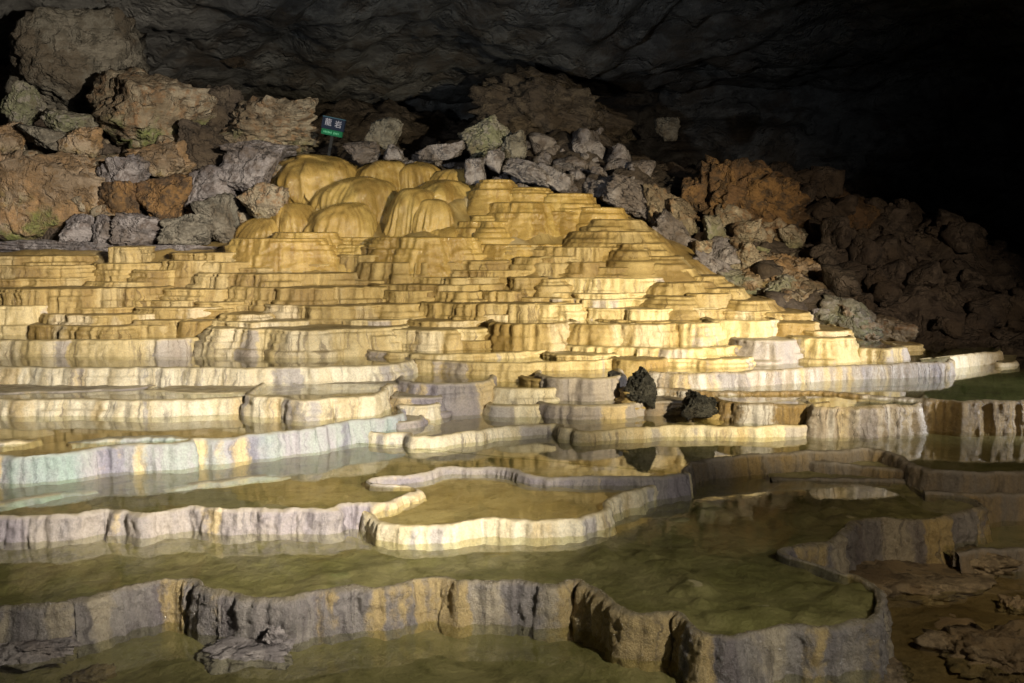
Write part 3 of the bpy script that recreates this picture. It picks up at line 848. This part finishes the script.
# ------------------------------------------------------------------ smooth flank under the tiers
def sheet(name, xs, crest, cD, foot, fD, mat, over=1.6, nz=46, amp=0.06, attrs=True, nx=260):
    X = np.linspace(xs[0], xs[-1], nx)
    cy_, cd_ = np.interp(X, xs, crest), np.interp(X, xs, cD)
    fy_, fd_ = np.interp(X, xs, foot), np.interp(X, xs, fD)
    V = []
    for k in range(nz):
        v = k / (nz - 1) * 1.25
        if v <= 1:
            e = 1 - (1 - v) ** 1.3
            yy = fy_ + (cy_ - fy_) * e
            dd = fd_ + (cd_ - fd_) * v
            P = np.array([at_y(x, y, d) for x, y, d in zip(X, yy, dd)])
        else:
            q = (v - 1) / 0.25
            P = np.array([at_y(x, y, d) for x, y, d in zip(X, cy_, cd_)])
            P[:, 0] *= (1 + 0.02 * q)
            P[:, 1] += over * q
            P[:, 2] -= 0.9 * q * q
        V.append(P)
    V = np.concatenate(V)
    lob = fbm(V[:, 0] * 1.2, V[:, 1] * 0.6, V[:, 2] * 1.0, 4)
    V[:, 1] -= amp * 2 * np.abs(lob)
    V[:, 2] += amp * lob
    s = V[:, 0] + V[:, 1] * 0.6
    return mesh_obj(name, V, grid_faces(nz, nx), mat, None, {"s": s, "h": V[:, 2] * 0.7 - 0.5})


fx = [-120, 0, 150, 230, 300, 400, 440, 480, 540, 600, 640, 680, 700, 740, 790, 840, 870, 905]
fcy = [252, 250, 253, 238, 200, 196, 186, 184, 194, 210, 223, 245, 258, 280, 309, 332, 345, 352]
fcd = [14.75, 14.75, 14.8, 15.8, 16.55, 16.6, 16.55, 16.4, 16.2, 16.0, 15.8, 15.4, 15.2, 14.9, 14.4, 13.8, 13.3, 13.0]
ffy = [350, 350, 350, 350, 350, 350, 350, 350, 350, 350, 350, 350, 350, 350, 350, 352, 354, 356]
ffd = [12.35] * 17 + [12.8]
fl = sheet("flowstone_slope", fx, fcy, fcd, ffy, ffd, GOLD, amp=0.07)
tag(fl, "smooth golden flowstone slope beneath the tiers, bare at its right flank", "flowstone slope")


def drape(label, pts, width, D, mat=GOLD):
    """A rounded tongue of flowstone running down the flank: px spine points with depth."""
    P = [at_y(x, y, D + dd) for x, y, dd in pts]
    C, s = resample(P, 0.03)
    T = np.gradient(C, axis=0)
    T /= np.linalg.norm(T, axis=1)[:, None]
    up = np.array((0, -0.5, 0.86))
    Sd = np.cross(T, up)
    Sd /= np.linalg.norm(Sd, axis=1)[:, None]
    Nn = np.cross(Sd, T)
    SEED[0] += 1
    sd = SEED[0] * 1.3
    V, h = [], []
    na = 36
    for k in range(na):
        a = math.pi * k / (na - 1)
        ww = width * (0.6 + 0.4 * np.sin(np.pi * np.linspace(0.12, 1.0, len(s))) ** 0.6)
        d = 1 + 0.10 * perlin(s * 1.5, a * 1.2, sd) - 0.04 * np.abs(perlin(s * 0.8, a * 9, sd))
        V.append(C + Sd * (ww * d * math.cos(a))[:, None] + Nn * (ww * d * 0.55 * math.sin(a) - 0.1)[:, None])
        h.append(-0.05 - s * 0.5)
    o = mesh_obj("flowstone_drape", np.concatenate(V), grid_faces(na, len(s)), mat, None, {"s": np.repeat(np.arange(na) * width * 0.08 + sd, len(s)), "h": np.concatenate(h)})
    return tag(o, label, "flowstone drape", "smooth drapes on the right flank")


drape("uppermost smooth drape at the right of the crown", [(560, 214, 1.0), (610, 221, 0.8), (645, 240, 0.4), (668, 268, 0.0), (684, 300, -0.3)], 0.36, 14.6, OCHRE)
FK = "rounded tiers stepping down the right flank"
for lab, x0, x1, yt, yb, D in [
        ("topmost flank tier under the small end shelf of the crown", 588, 640, 219, 236, 15.3),
        ("flank tier with a dull rounded end below the topmost one", 575, 652, 231, 249, 15.05),
        ("flank tier bulging out level with the round lobe row", 598, 664, 243, 262, 14.8),
        ("broad flank tier right of the brown topped tier", 640, 682, 256, 276, 14.5),
        ("flank tier bordering the lilac slab of the flank", 655, 698, 268, 288, 14.35),
        ("outermost small flank tier under the big pale lilac block", 686, 722, 276, 296, 14.3),
        ("sloping flank tier above the dull yellow one", 650, 712, 282, 298, 13.9),
        ("outer flank tier level with the bright strips", 700, 746, 288, 306, 13.85),
        ("low flank tier left of the grey slabs", 655, 700, 296, 312, 13.5),
        ("narrow flank tier beneath the yellowish stone", 730, 776, 300, 316, 13.5)]:
    tier(lab, x0, x1, yt, yb, OCHRE if yt < 262 else GOLD, D=D - 0.6, batter=0.75, r=0.32, scal=0.12, lobe=0.06, group=FK)

# ------------------------------------------------------------------ cave floor, walls, ceiling
ctrl = np.array([
    (-12, 13, -1.6), (-8, 14.4, -1.2), (-8, 15.6, -0.3), (-5, 15.4, -0.7), (-3, 16, 0.2), (0, 16.5, 0.7), (1.2, 17, 1.0), (3, 16, 0.0), (4.5, 14.5, -0.9), (6, 13.6, -1.5), (7, 13, -1.7), (9, 12, -1.7), (12, 11, -1.6),
    (-9, 17, 1.3), (-7, 18, 2.0), (-4, 18, 1.2), (-2.5, 18, 1.4), (-10, 21, 3.4), (-6, 21, 2.6), (-3, 21, 1.9), (0, 19, 1.4), (1, 20, 2.0), (0.6, 22, 2.6), (3, 19, 1.35), (2.6, 22, 1.6),
    (3.4, 17.6, 1.0), (4.6, 17.8, 1.05), (6.4, 17.6, 0.55), (7.6, 17, -0.1), (8.6, 16, -0.9), (9.5, 15, -1.4), (5, 15.6, -0.1), (6.4, 15, -0.8), (7.5, 14.2, -1.3),
    (-9, 16.2, 0.9), (-7.5, 16.2, 0.9), (-5.5, 16.1, 0.7), (-4.6, 16.4, 0.8), (-8, 17, 1.6), (-5.5, 17.2, 1.5), (-4.2, 17.4, 1.3),
    (5, 22, 1.0), (8, 22, 0.3), (11, 20, -0.8), (-4, 26, 3.2), (0, 27, 3.0), (5, 28, 1.6), (10, 27, 0.6), (-12, 26, 4.5), (14, 14, -1.2)], float)
gx, gy = np.meshgrid(np.linspace(-14, 16, 330), np.linspace(12.6, 31, 210))
x, y = gx.ravel(), gy.ravel()
d2 = (x[:, None] - ctrl[None, :, 0]) ** 2 + (y[:, None] - ctrl[None, :, 1]) ** 2 + 0.15
w = d2 ** -1.8
z = (w * ctrl[None, :, 2]).sum(1) / w.sum(1)
cell = np.abs(fbm(x * 0.9, y * 0.9, 1.0, 5))
z = z - 0.15 + 0.45 * (cell - 0.2) + 0.10 * np.abs(fbm(x * 4, y * 4, 2.0, 3))
front = 1 - smooth(12.6, 13.8, y)
z = z - 2.0 * front * (np.abs(x) < 6.2)
z = z - 1.8 * (1 - smooth(15.0, 15.7, y)) * (1 - smooth(-4.2, -3.6, x)) * smooth(-11, -9.5, x)
z = z - 2.2 * (1 - smooth(15.6, 16.9, y)) * smooth(-4.6, -3.9, x) * (1 - smooth(2.6, 3.6, x))
z = np.where((np.abs(x + 3) < 8) & (y < 15.2) & (x < 3.5), z - 0.5 * (1 - smooth(14.4, 15.2, y)), z)
tag(mesh_obj("ground", np.stack([x, y, z], 1), grid_faces(210, 330), R_FLOOR), kind="structure")
# solid bed under the pools and out to the sides
gx, gy = np.meshgrid(np.linspace(-16, 18, 120), np.linspace(-4, 15, 70))
x, y = gx.ravel(), gy.ravel()
z = -2.95 + 0.1 * fbm(x * 0.8, y * 0.8, 0.0, 3) + 1.3 * smooth(6.6, 9.0, np.abs(x - 0.5)) + 0.25 * fbm(x * 1.5, y * 1.5, 4.0, 4) * smooth(5.5, 7, np.abs(x))
tag(mesh_obj("ground", np.stack([x, y, z], 1), grid_faces(70, 120), R_MUDDY), kind="structure")

# back wall curving round the chamber
nu, nv = 300, 120
u = np.linspace(-1.25, 1.25, nu)
V = []
for k in range(nv):
    v = k / (nv - 1)
    zz = -3 + v * 11
    R = 27 + 1.5 * v
    X = np.sin(u) * R * 0.72
    Y = 2 + np.cos(u) * R
    n = fbm(X * 0.22, Y * 0.22, zz * 0.5, 5) * 1.5 + 0.5 * np.abs(fbm(X * 0.8, Y * 0.8, zz * 1.6, 4))
    V.append(np.stack([X * (1 - 0.03 * n), Y - n, np.full(nu, zz)], 1))
tag(mesh_obj("cave_wall", np.concatenate(V), grid_faces(nv, nu), R_WALL), kind="structure")
# ceiling: comes down towards the back wall, with slanting folds
gx, gy = np.meshgrid(np.linspace(-22, 22, 320), np.linspace(-6, 29, 240))
x, y = gx.ravel(), gy.ravel()
z = 7.2 - 3.4 * smooth(6, 25, y) - 0.035 * np.maximum(0, -x) * 2 + 0.5 * fbm(x * 0.25, y * 0.25, 8.0, 3)
q = x * 0.75 + y * 0.5
z = z + 0.34 * np.abs(fbm(q * 0.9, (x - y) * 0.18, 3.0, 4)) * smooth(8, 16, y) + 0.10 * fbm(x * 1.6, y * 1.6, 1.0, 4)
tag(mesh_obj("cave_ceiling", np.stack([x, y, z], 1), grid_faces(240, 320)[:, ::-1], R_WALL), kind="structure")

# ------------------------------------------------------------------ boulders
_ico = {}


def ico(n):
    if n not in _ico:
        bm = bmesh.new()
        bmesh.ops.create_icosphere(bm, subdivisions=n, radius=1)
        v = np.array([p.co[:] for p in bm.verts])
        f = np.array([[q.index for q in p.verts] for p in bm.faces])
        bm.free()
        _ico[n] = (v / np.linalg.norm(v, axis=1)[:, None], f)
    return _ico[n]


def rock_geo(half, seed, sub=5, planes=11, rough=0.12, strata=0.0, sharp=60.0):
    v, f = ico(sub)
    rs = np.random.RandomState(seed)
    n = rs.normal(size=(planes, 3))
    n /= np.linalg.norm(n, axis=1)[:, None]
    d = rs.uniform(0.58, 1.0, planes)
    n = np.vstack([n, np.eye(3), -np.eye(3)])
    d = np.concatenate([d, np.ones(6) * 0.97])
    q = np.maximum(v @ n.T, 1e-3) / d[None, :]
    r = 1.0 / (np.power(np.power(q, sharp).sum(1), 1 / sharp))
    P = v * r[:, None]
    nz = fbm(P[:, 0] * 1.7 + seed, P[:, 1] * 1.7, P[:, 2] * 1.7, 5)
    ri = np.abs(fbm(P[:, 0] * 3.4 + seed, P[:, 1] * 3.4, P[:, 2] * 3.4, 3))
    k = 1 + rough * 1.2 * nz - rough * 1.3 * ri + rough * 0.5 * fbm(P[:, 0] * 9, P[:, 1] * 9 + seed, P[:, 2] * 9, 3)
    if strata:
        lay = P[:, 2] * 7 + 1.2 * perlin(P[:, 0] * 1.5, P[:, 1] * 1.5, seed)
        k = k - strata * (np.abs((lay % 1) - 0.5) * 2) ** 3
    P = P * k[:, None]
    return P * np.asarray(half)[None, :], f


def rock(label, px, py, hw, hh, D, mat, tilt=0.0, name="boulder", group="boulders of the rock pile", cat="boulder", depth=0.9, **kw):
    c = at_y(px, py, D)
    sx, sz = hw * D / F * 1.2, hh * D / F * 1.2
    SEED[0] += 1
    P, f = rock_geo((1, depth, sz / sx), SEED[0] * 7 + int(px), **kw)
    o = mesh_obj(name, P * sx, f, mat)
    o.location = c
    o.location.y += sx * 0.3
    o.rotation_euler = (0.0, math.radians(tilt), math.radians((SEED[0] * 37) % 40 - 20) * 0.3)
    return tag(o, label, cat, group)


LB = "boulders of the left rock pile"
rock("huge grey brown boulder with a peaked top at the upper left", 62, 66, 52, 46, 18.0, R_GREY, 0, group=LB, planes=9)
rock("layered tan boulder with a green tinged foot, left of the sign", 147, 108, 54, 40, 16.8, R_TAN, -6, group=LB, strata=0.05, planes=10)
rock("low knobbly brown boulder just left of the sign", 262, 126, 54, 23, 17.2, R_TAN, 6, group=LB, rough=0.22, planes=10)
rock("pale ochre boulder with a mossy foot near the left edge", 54, 192, 48, 48, 15.6, R_ORANGE, 10, group=LB, planes=9, strata=0.03)
rock("orange block cut off by the left edge of the picture", 4, 192, 16, 34, 15.3, R_ORANGE, 0, group=LB)
rock("small greenish boulder at the foot of the huge peaked one", 23, 104, 19, 17, 16.8, R_MOSSY, 20, group=LB)
rock("flat mossy stone under the huge peaked boulder", 62, 121, 22, 10, 16.4, R_MOSSY, 5, group=LB)
rock("tan stone at the left edge above the orange block", 6, 140, 14, 16, 16.2, R_ORANGE, 0, group=LB)
rock("dull slab wedged above the pale ochre boulder", 46, 138, 26, 10, 16.1, R_GREY, 6, group=LB)
rock("brown stone between the ochre and the layered boulders", 80, 142, 15, 16, 16.0, R_ORANGE, 0, group=LB)
rock("tilted lilac slab below the layered boulder", 122, 180, 26, 30, 15.7, R_LILAC, 28, group=LB)
rock("rust coloured rock under the layered boulder", 160, 164, 28, 18, 16.0, R_ORANGE, -8, group=LB)
rock("dark golden rock in the gap beneath the rusty one", 118, 206, 24, 22, 15.4, R_RUST, 0, group=LB)
rock("upright brown rock right of the dark golden one", 162, 200, 24, 26, 15.6, R_RUST, 15, group=LB)
rock("round lilac cobble on the flat ledge at the foot of the pile", 106, 230, 12, 13, 15.1, R_LILAC, 0, group=LB)
rock("low lilac stone left of the round cobble", 80, 228, 16, 13, 15.15, R_LILAC, 0, group=LB)
rock("greyish block right of the round cobble", 142, 230, 22, 14, 15.15, R_LILAC, 8, group=LB)
rock("mottled stone at the foot of the upright brown rock", 184, 232, 24, 15, 15.2, R_GREY, -5, group=LB)
rock("bluish grey block left of the pale lilac block", 205, 190, 26, 22, 15.7, R_LILAC, 18, group=LB)
rock("pale lilac block with a chipped top behind the gold lump", 248, 172, 24, 30, 15.8, R_LILAC, 5, group=LB)
rock("lilac slab lying on top of the pale block", 262, 150, 30, 8, 16.2, R_LILAC, -3, group=LB)
rock("brown leaning rock above the bluish block", 205, 150, 26, 20, 16.4, R_DARK, 20, group=LB)
rock("dark rock filling the gap right of the layered boulder", 214, 112, 20, 22, 17.4, R_DARK, 0, group=LB)
rock("dim grey shelf of rock high behind the layered boulder", 230, 50, 22, 12, 23.0, R_DARK, 25, group=LB)
rock("dark grey rock behind the gold lump", 216, 220, 18, 22, 15.4, R_GREY, 0, group=LB)
rock("dull tan rock low beside the gold lump", 262, 205, 20, 18, 15.5, R_TAN, 10, group=LB)
rock("long flat lilac ledge at the foot of the left pile", 48, 246, 82, 6, 15.0, R_LILAC, 0, group=LB, depth=0.35)
rock("short flat lilac ledge left of the gold lump", 186, 250, 44, 4.5, 15.0, R_LILAC, 0, group=LB, depth=0.35)
CB = "stones on the crown"
rock("pale wedge of stone right below the sign", 361, 151, 15, 10, 16.3, R_LILAC, -10, group=CB, planes=8)
rock("pointed grey stone right of the sign", 384, 136, 13, 16, 16.8, R_GREY, 20, group=CB, planes=8)
rock("small grey stone at the tip of the pale wedge", 392, 152, 9, 7, 16.3, R_LILAC, 0, group=CB, sub=4)
rock("flat pale slab lying behind the domes", 444, 153, 22, 7, 16.8, R_LILAC, -8, group=CB)
rock("greenish upright slab leaning right", 486, 135, 19, 13, 17.0, R_MOSSY, -30, group=CB, planes=7)
rock("speckled pale stone sitting on the amber ledges", 477, 172, 10, 11, 15.9, R_LILAC, 0, group=CB, sub=4)
rock("oval pale stone behind the speckled one", 494, 160, 9, 11, 16.2, R_LILAC, 0, group=CB, sub=4)
rock("dark grey stone behind the oval one", 512, 150, 14, 12, 16.8, R_GREY, -20, group=CB)
rock("light grey slab descending right of the oval stone", 528, 172, 22, 10, 16.4, R_LILAC, 24, group=CB)
rock("banded pale slab in the rubble behind the crown", 560, 180, 22, 9, 16.5, R_LILAC, 32, group=CB, strata=0.08)
rock("lumpy grey stone above the end of the crown", 600, 192, 18, 9, 16.6, R_LILAC, 20, group=CB)
rock("broad brown mound of rock in the dim background", 545, 112, 80, 38, 21.0, R_DARK, 12, group=CB, rough=0.24)
rock("small pale block alone on the dark ridge", 667, 129, 9.5, 9.5, 20.5, R_GREY, 0, group=CB, planes=6, sub=4)
RB = "boulders of the right flank"
for lab, px, py, hw, hh, D, m, tl in [
        ("pale jagged rock at the top of the flank ridge, beside the crown", 634, 198, 26, 15, 16.2, R_LILAC, 26),
        ("tan crusted rock on the flank ridge below the lilac slab", 662, 212, 24, 18, 16.0, R_TAN, 30),
        ("grey crusted rock tucked under the square block", 672, 236, 20, 14, 15.6, R_LILAC, 34),
        ("broad mottled rock on the ridge right of the big lilac block", 752, 268, 34, 20, 14.9, R_TAN, 24),
        ("ochre stained rock on the ridge above the grey slabs", 782, 284, 36, 22, 14.6, R_ORANGE, 30),
        ("pale crusted rock low on the ridge beside the reddish one", 812, 304, 34, 20, 14.1, R_TAN, 24),
        ("flat lilac rock sloping beside the outer drape", 718, 274, 26, 11, 14.7, R_LILAC, 32),
        ("tan rock at the low end of the ridge by the water", 870, 332, 34, 15, 13.6, R_TAN, 16)]:
    rock(lab, px, py, hw, hh, D, m, tl, group=RB, rough=0.15, planes=9)
rock("big rust brown boulder over the right flank", 740, 206, 46, 38, 16.4, R_RUST, 24, group=RB, rough=0.2)
rock("tawny knob at the left end of the rust brown boulder", 700, 196, 20, 24, 16.6, R_RUST, 0, group=RB)
rock("pale brown block with a square end beside the drapes", 680, 222, 15, 20, 15.7, R_TAN, -8, group=RB, planes=7)
rock("lilac slab above the uppermost drape", 645, 206, 20, 11, 16.1, R_LILAC, 28, group=RB)
rock("grey lilac stone between the slab and the square block", 662, 226, 12, 12, 15.8, R_LILAC, 30, group=RB)
rock("small stone wedge right below the square block", 688, 246, 12, 8, 15.5, R_LILAC, 20, group=RB, sub=4)
rock("greenish pointed stone before the rust boulder", 716, 230, 10, 13, 15.4, R_MOSSY, -8, group=RB, planes=7, sub=4)
rock("little squared stone left of the big lilac block", 704, 250, 9, 8, 15.2, R_TAN, 0, group=RB, planes=5, sub=4)
rock("big pale lilac block at the edge of the flank", 730, 256, 18, 14, 15.0, R_LILAC, 14, group=RB, planes=8)
rock("speckled stone right of the big lilac block", 762, 262, 18, 12, 15.0, R_TAN, 10, group=RB, rough=0.2)
rock("orange topped rock half way down the right flank", 800, 276, 24, 18, 14.8, R_ORANGE, 30, group=RB, rough=0.18)
rock("mottled rock below the orange topped one", 792, 296, 26, 14, 14.3, R_MOSSY, 25, group=RB)
rock("lilac slab lying on the ochre flank tier", 774, 306, 20, 7, 13.9, R_LILAC, 10, group=RB)
rock("yellowish stone on the outer drape", 744, 282, 22, 11, 14.5, R_MOSSY, 15, group=RB)
rock("mossy pale boulder at the foot of the right flank", 852, 322, 34, 18, 13.4, R_MOSSY, 14, group=RB)
rock("brownish pale boulder right of the mossy one", 893, 330, 24, 14, 13.5, R_TAN, 12, group=RB)
rock("reddish rock above the mossy boulder", 838, 298, 26, 13, 14.4, R_ORANGE, 22, group=RB)
rock("small rock at the water beside the mossy boulder", 822, 318, 12, 10, 13.5, R_LILAC, 0, group=RB, sub=4)
rock("dim boulder right behind the rust brown one", 858, 222, 34, 28, 17.0, R_RUST, 10, group=RB)
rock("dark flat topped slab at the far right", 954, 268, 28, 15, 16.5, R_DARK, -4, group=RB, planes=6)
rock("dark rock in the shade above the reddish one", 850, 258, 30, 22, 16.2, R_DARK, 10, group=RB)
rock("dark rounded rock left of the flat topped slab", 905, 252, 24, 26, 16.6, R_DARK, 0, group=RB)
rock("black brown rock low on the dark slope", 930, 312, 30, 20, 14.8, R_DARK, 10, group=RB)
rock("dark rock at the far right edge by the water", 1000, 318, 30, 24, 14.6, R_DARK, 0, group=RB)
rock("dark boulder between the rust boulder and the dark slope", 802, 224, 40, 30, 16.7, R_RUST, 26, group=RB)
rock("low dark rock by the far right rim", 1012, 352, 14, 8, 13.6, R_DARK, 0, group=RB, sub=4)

KG = "black rocks standing in the cascade"
rock("tall black rock with a jagged top standing among the lilac tiers", 645, 389, 15, 15, 10.3, R_BLACK, 25, name="rock", group=KG, cat="rock", rough=0.15)
rock("small black cone of rock left of the tall black one", 613, 375, 6.5, 4, 10.75, R_BLACK, 0, name="rock", group=KG, cat="rock", sub=4)
rock("black rock with a pale right side, lower right of the tall one", 702, 409, 16, 12, 9.95, R_BLACK, 22, name="rock", group=KG, cat="rock", rough=0.16)
FG = "rocks in the lowest pools"
rock("dark lump of rock at the bottom edge in the lowest pool", 93, 681, 22, 9, 5.35, R_MUDDY, 0, name="rock", group=FG, cat="rock", rough=0.2)
rock("low emergent grey shelf lying in the lowest pool before the long dam", 236, 655, 46, 9, 5.5, R_CRUST, -5, name="rock", group=FG, cat="rock", rough=0.14, planes=8)
rock("grey crumbled lump leaning on the long front dam", 272, 640, 11, 12, 5.55, R_CRUST, 0, name="rock", group=FG, cat="rock", rough=0.26)
rock("short low rim of rock with a dark tip at the bottom left corner", 22, 647, 42, 9, 5.5, R_CRUST, 0, name="rock", group=FG, cat="rock", rough=0.22)
rock("dark tip of rock ending the short low rim at left", 58, 651, 13, 5, 5.72, R_MUDDY, 10, name="rock", group=FG, cat="rock", rough=0.2)
rock("crumbly rock in the dim right pool below the black pool", 978, 566, 30, 14, 7.2, R_MUDDY, 12, name="rock", group=FG, cat="rock", rough=0.2)
rock("flat muddy rock at the right edge behind the crumbly one", 1012, 560, 40, 12, 7.6, R_MUDDY, 4, name="rock", group=FG, cat="rock", rough=0.2)
rock("long brown mud bank at the back of the dim right pool", 925, 592, 76, 13, 6.9, R_MUDDY, 4, name="mud_bank", group=FG, cat="mud bank", rough=0.14)
rock("muddy rock at the bottom right corner", 1010, 668, 60, 26, 5.6, R_MUDDY, -6, name="rock", group=FG, cat="rock", rough=0.24)
rock("small crumbly rock on the muddy corner rock", 984, 646, 22, 13, 5.9, R_MUDDY, 0, name="rock", group=FG, cat="rock", rough=0.2)
rock("rock at the right edge above the corner rock", 1020, 614, 18, 12, 6.5, R_MUDDY, 0, name="rock", group=FG, cat="rock", rough=0.24)
rock("sloping brown apron at the right foot of the long front dam", 850, 690, 76, 26, 5.35, R_MUDDY, 4, name="rock", group=FG, cat="rock", rough=0.2)
rock("submerged mud lump inside the right corner of the long dam's pool", 828, 604, 26, 9, 6.05, R_MUDDY, -6, name="rock", group=FG, cat="rock", rough=0.22)

# small rubble strewn between the boulders: nobody could count it
rs = np.random.RandomState(5)
Vs, Fs, base = [], [], 0
zones = [((0, 300), (70, 245), 15.2, 17.6, 300), ((400, 640), (120, 205), 16.4, 19.5, 150), ((620, 800), (200, 290), 14.6, 16.6, 150), ((760, 1024), (200, 345), 13.9, 17.5, 260)]
zmats = (R_TAN, R_LILAC, R_TAN, R_FLOOR)
gdep = bpy.data.objects["ground"]
gv = np.array([v.co[:] for v in gdep.data.vertices])
for zi, ((xa, xb), (ya, yb_), da, db, n) in enumerate(zones):
    Vs, Fs, base = [], [], 0
    for i in range(n):
        D = rs.uniform(da, db)
        X = (rs.uniform(xa, xb) - CX) / F * D
        k = np.argmin((gv[:, 0] - X) ** 2 + (gv[:, 1] - D) ** 2)
        Z = gv[k, 2]
        r = 0.05 + 0.30 * rs.uniform(0, 1) ** 2.6
        P, f = rock_geo((r, r * rs.uniform(0.7, 1), r * rs.uniform(0.5, 0.95)), 1000 + i + int(xa), sub=3, planes=9, rough=0.12)
        a = rs.uniform(0, 6.28)
        R = np.array(Euler((rs.uniform(-0.4, 0.4), rs.uniform(-0.5, 0.5), a)).to_matrix())
        Vs.append(P @ R.T + np.array((X, D, Z + r * 0.3)))
        Fs.append(f + base)
        base += len(P)
    tag(mesh_obj("rubble", np.concatenate(Vs), np.concatenate(Fs), zmats[zi]), kind="stuff")

# ------------------------------------------------------------------ sign
def plain(name, col, rough=0.5):
    t = NT(name)
    n = t.noise(t.pos(), 30.0, 3)
    t.princ(t.mix(t.ramp(n, 0.3, 0.7, 0, 0.35), col, tuple(c * 0.7 for c in col)), rough)
    return t.m


NAVY, GREEN, WHITE, STEEL, PALEG, BLUEL = plain("navy_panel", (0.007, 0.014, 0.034), 0.5), plain("green_panel", (0.01, 0.12, 0.055), 0.4), plain("white_lettering", (0.36, 0.36, 0.43)), plain("dark_post", (0.02, 0.02, 0.02)), plain("pale_green_lettering", (0.15, 0.5, 0.3)), plain("blue_edge", (0.04, 0.10, 0.14))
sign = bpy.data.objects.new("sign", None)
COL.objects.link(sign)
SD = 16.9
sign.location = at_y(333, 127, SD)
sign.rotation_euler = (0, math.radians(12), math.radians(-14))
tag(sign, "small navy and green sign with two white characters among the boulders", "sign")
uu = SD / F * 0.88


def box(name, cx, cz, w, h, t, y, mat, parent, bev=0.004):
    bm = bmesh.new()
    bmesh.ops.create_cube(bm, size=1)
    for v in bm.verts:
        v.co = (cx + v.co.x * w, y + v.co.y * t, cz + v.co.z * h)
    bmesh.ops.bevel(bm, geom=bm.edges[:], offset=bev, segments=2, affect="EDGES")
    me = bpy.data.meshes.new(name)
    bm.to_mesh(me)
    bm.free()
    me.materials.append(mat)
    o = bpy.data.objects.new(name, me)
    COL.objects.link(o)
    o.parent = parent
    return o


panel = box("panel", 0, 3.2 * uu, 27 * uu, 13 * uu, 0.05, 0, NAVY, sign)
box("edge_strip", 0, 9.9 * uu, 27 * uu, 0.9 * uu, 0.055, 0, BLUEL, panel, 0.002)
gp = box("green_panel", 0, -6.6 * uu, 25 * uu, 6.2 * uu, 0.05, 0, GREEN, sign)


def glyph(txt, cx, cz, size):
    cu = bpy.data.curves.new("character", "FONT")
    cu.body = txt
    cu.size = size
    cu.align_x, cu.align_y = "CENTER", "CENTER"
    cu.extrude = 0.003
    tmp = bpy.data.objects.new("tmp", cu)
    COL.objects.link(tmp)
    bpy.context.view_layer.update()
    me = bpy.data.meshes.new_from_object(tmp.evaluated_get(bpy.context.evaluated_depsgraph_get()))
    bpy.data.objects.remove(tmp)
    me.materials.clear()
    me.materials.append(WHITE)
    o = bpy.data.objects.new("character", me)
    COL.objects.link(o)
    o.parent = panel
    o.location = (cx, -0.03, cz)
    o.rotation_euler = (math.radians(90), 0, 0)
    return o


glyph("龍", -5.6 * uu, 3.8 * uu, 8.6 * uu)
glyph("岩", 6.6 * uu, 3.2 * uu, 8.6 * uu)
bm = bmesh.new()
for i in range(11):
    if i == 6: continue
    m = bmesh.ops.create_cube(bm, size=1)
    hgt = (1.7, 2.4, 1.7, 2.6)[i % 4] * uu
    for v in m["verts"]:
        v.co = ((-9 + i * 1.75) * uu + v.co.x * 0.8 * uu, -0.028 + v.co.y * 0.004, -6.6 * uu + v.co.z * hgt)
me = bpy.data.meshes.new("lettering")
bm.to_mesh(me)
bm.free()
me.materials.append(PALEG)
o = bpy.data.objects.new("lettering", me)
COL.objects.link(o)
o.parent = gp
box("post", 0, -26 * uu, 0.05, 36 * uu, 0.03, 0.03, STEEL, sign)


# ------------------------------------------------------------------ light: show-cave lamps, plus one added fill spot
def spot(name, loc, target, power, color, size, blend=0.6, radius=0.12):
    l = bpy.data.lights.new(name, "SPOT")
    l.energy, l.color = power, color
    l.spot_size, l.spot_blend = math.radians(size), blend
    l.shadow_soft_size = radius
    o = bpy.data.objects.new(name, l)
    COL.objects.link(o)
    o.location = loc
    o.rotation_euler = (Vector(target) - Vector(loc)).to_track_quat("-Z", "Y").to_euler()
    return o


spot("cascade_lamp", (5.6, 1.8, 1.2), (1.6, 12.6, -0.25), 14000, (1.0, 0.87, 0.60), 37, 1.0)
spot("pool_lamp", (3.4, 0.2, 1.8), (-3.3, 9.8, -1.5), 9600, (1.0, 0.93, 0.82), 37, 1.0)
spot("front_lamp", (3.8, 0.4, 2.0), (-0.8, 6.3, -2.3), 1750, (1.0, 0.94, 0.82), 50, 1.0)
spot("right_lamp", (11.0, 7.6, 0.5), (5.2, 11.0, -1.6), 4200, (0.92, 0.94, 1.0), 34, 0.8)
spot("boulder_lamp", (1.5, 5.0, 1.6), (-7.0, 16.4, 1.1), 9000, (1.0, 0.90, 0.74), 40, 1.0)
spot("ceiling_lamp", (-2.0, 8.0, 0.8), (-0.5, 21.0, 4.6), 1100, (0.85, 0.93, 1.0), 66, 1.0)
spot("slope_lamp", (7.0, 6.0, 1.6), (4.8, 15.4, -0.2), 1700, (1.0, 0.80, 0.58), 46, 1.0)
spot("shade_fill", (3.0, 0.5, 2.6), (4.5, 6.9, -2.4), 1200, (1.0, 0.84, 0.60), 42, 1.0)  # fill spot added to lift the dark right pools, no cave lamp

world = bpy.data.worlds.new("World")
scene.world = world
world.use_nodes = True
bg = world.node_tree.nodes["Background"]
bg.inputs[0].default_value = (0.75, 0.85, 1.0, 1)
bg.inputs[1].default_value = 0.03

scene.view_settings.view_transform = "Standard"
scene.view_settings.look = "None"
scene.view_settings.exposure = 0.0
scene.view_settings.gamma = 1.0
scene.cycles.use_denoising = True
scene.cycles.max_bounces = 6
scene.cycles.transparent_max_bounces = 12
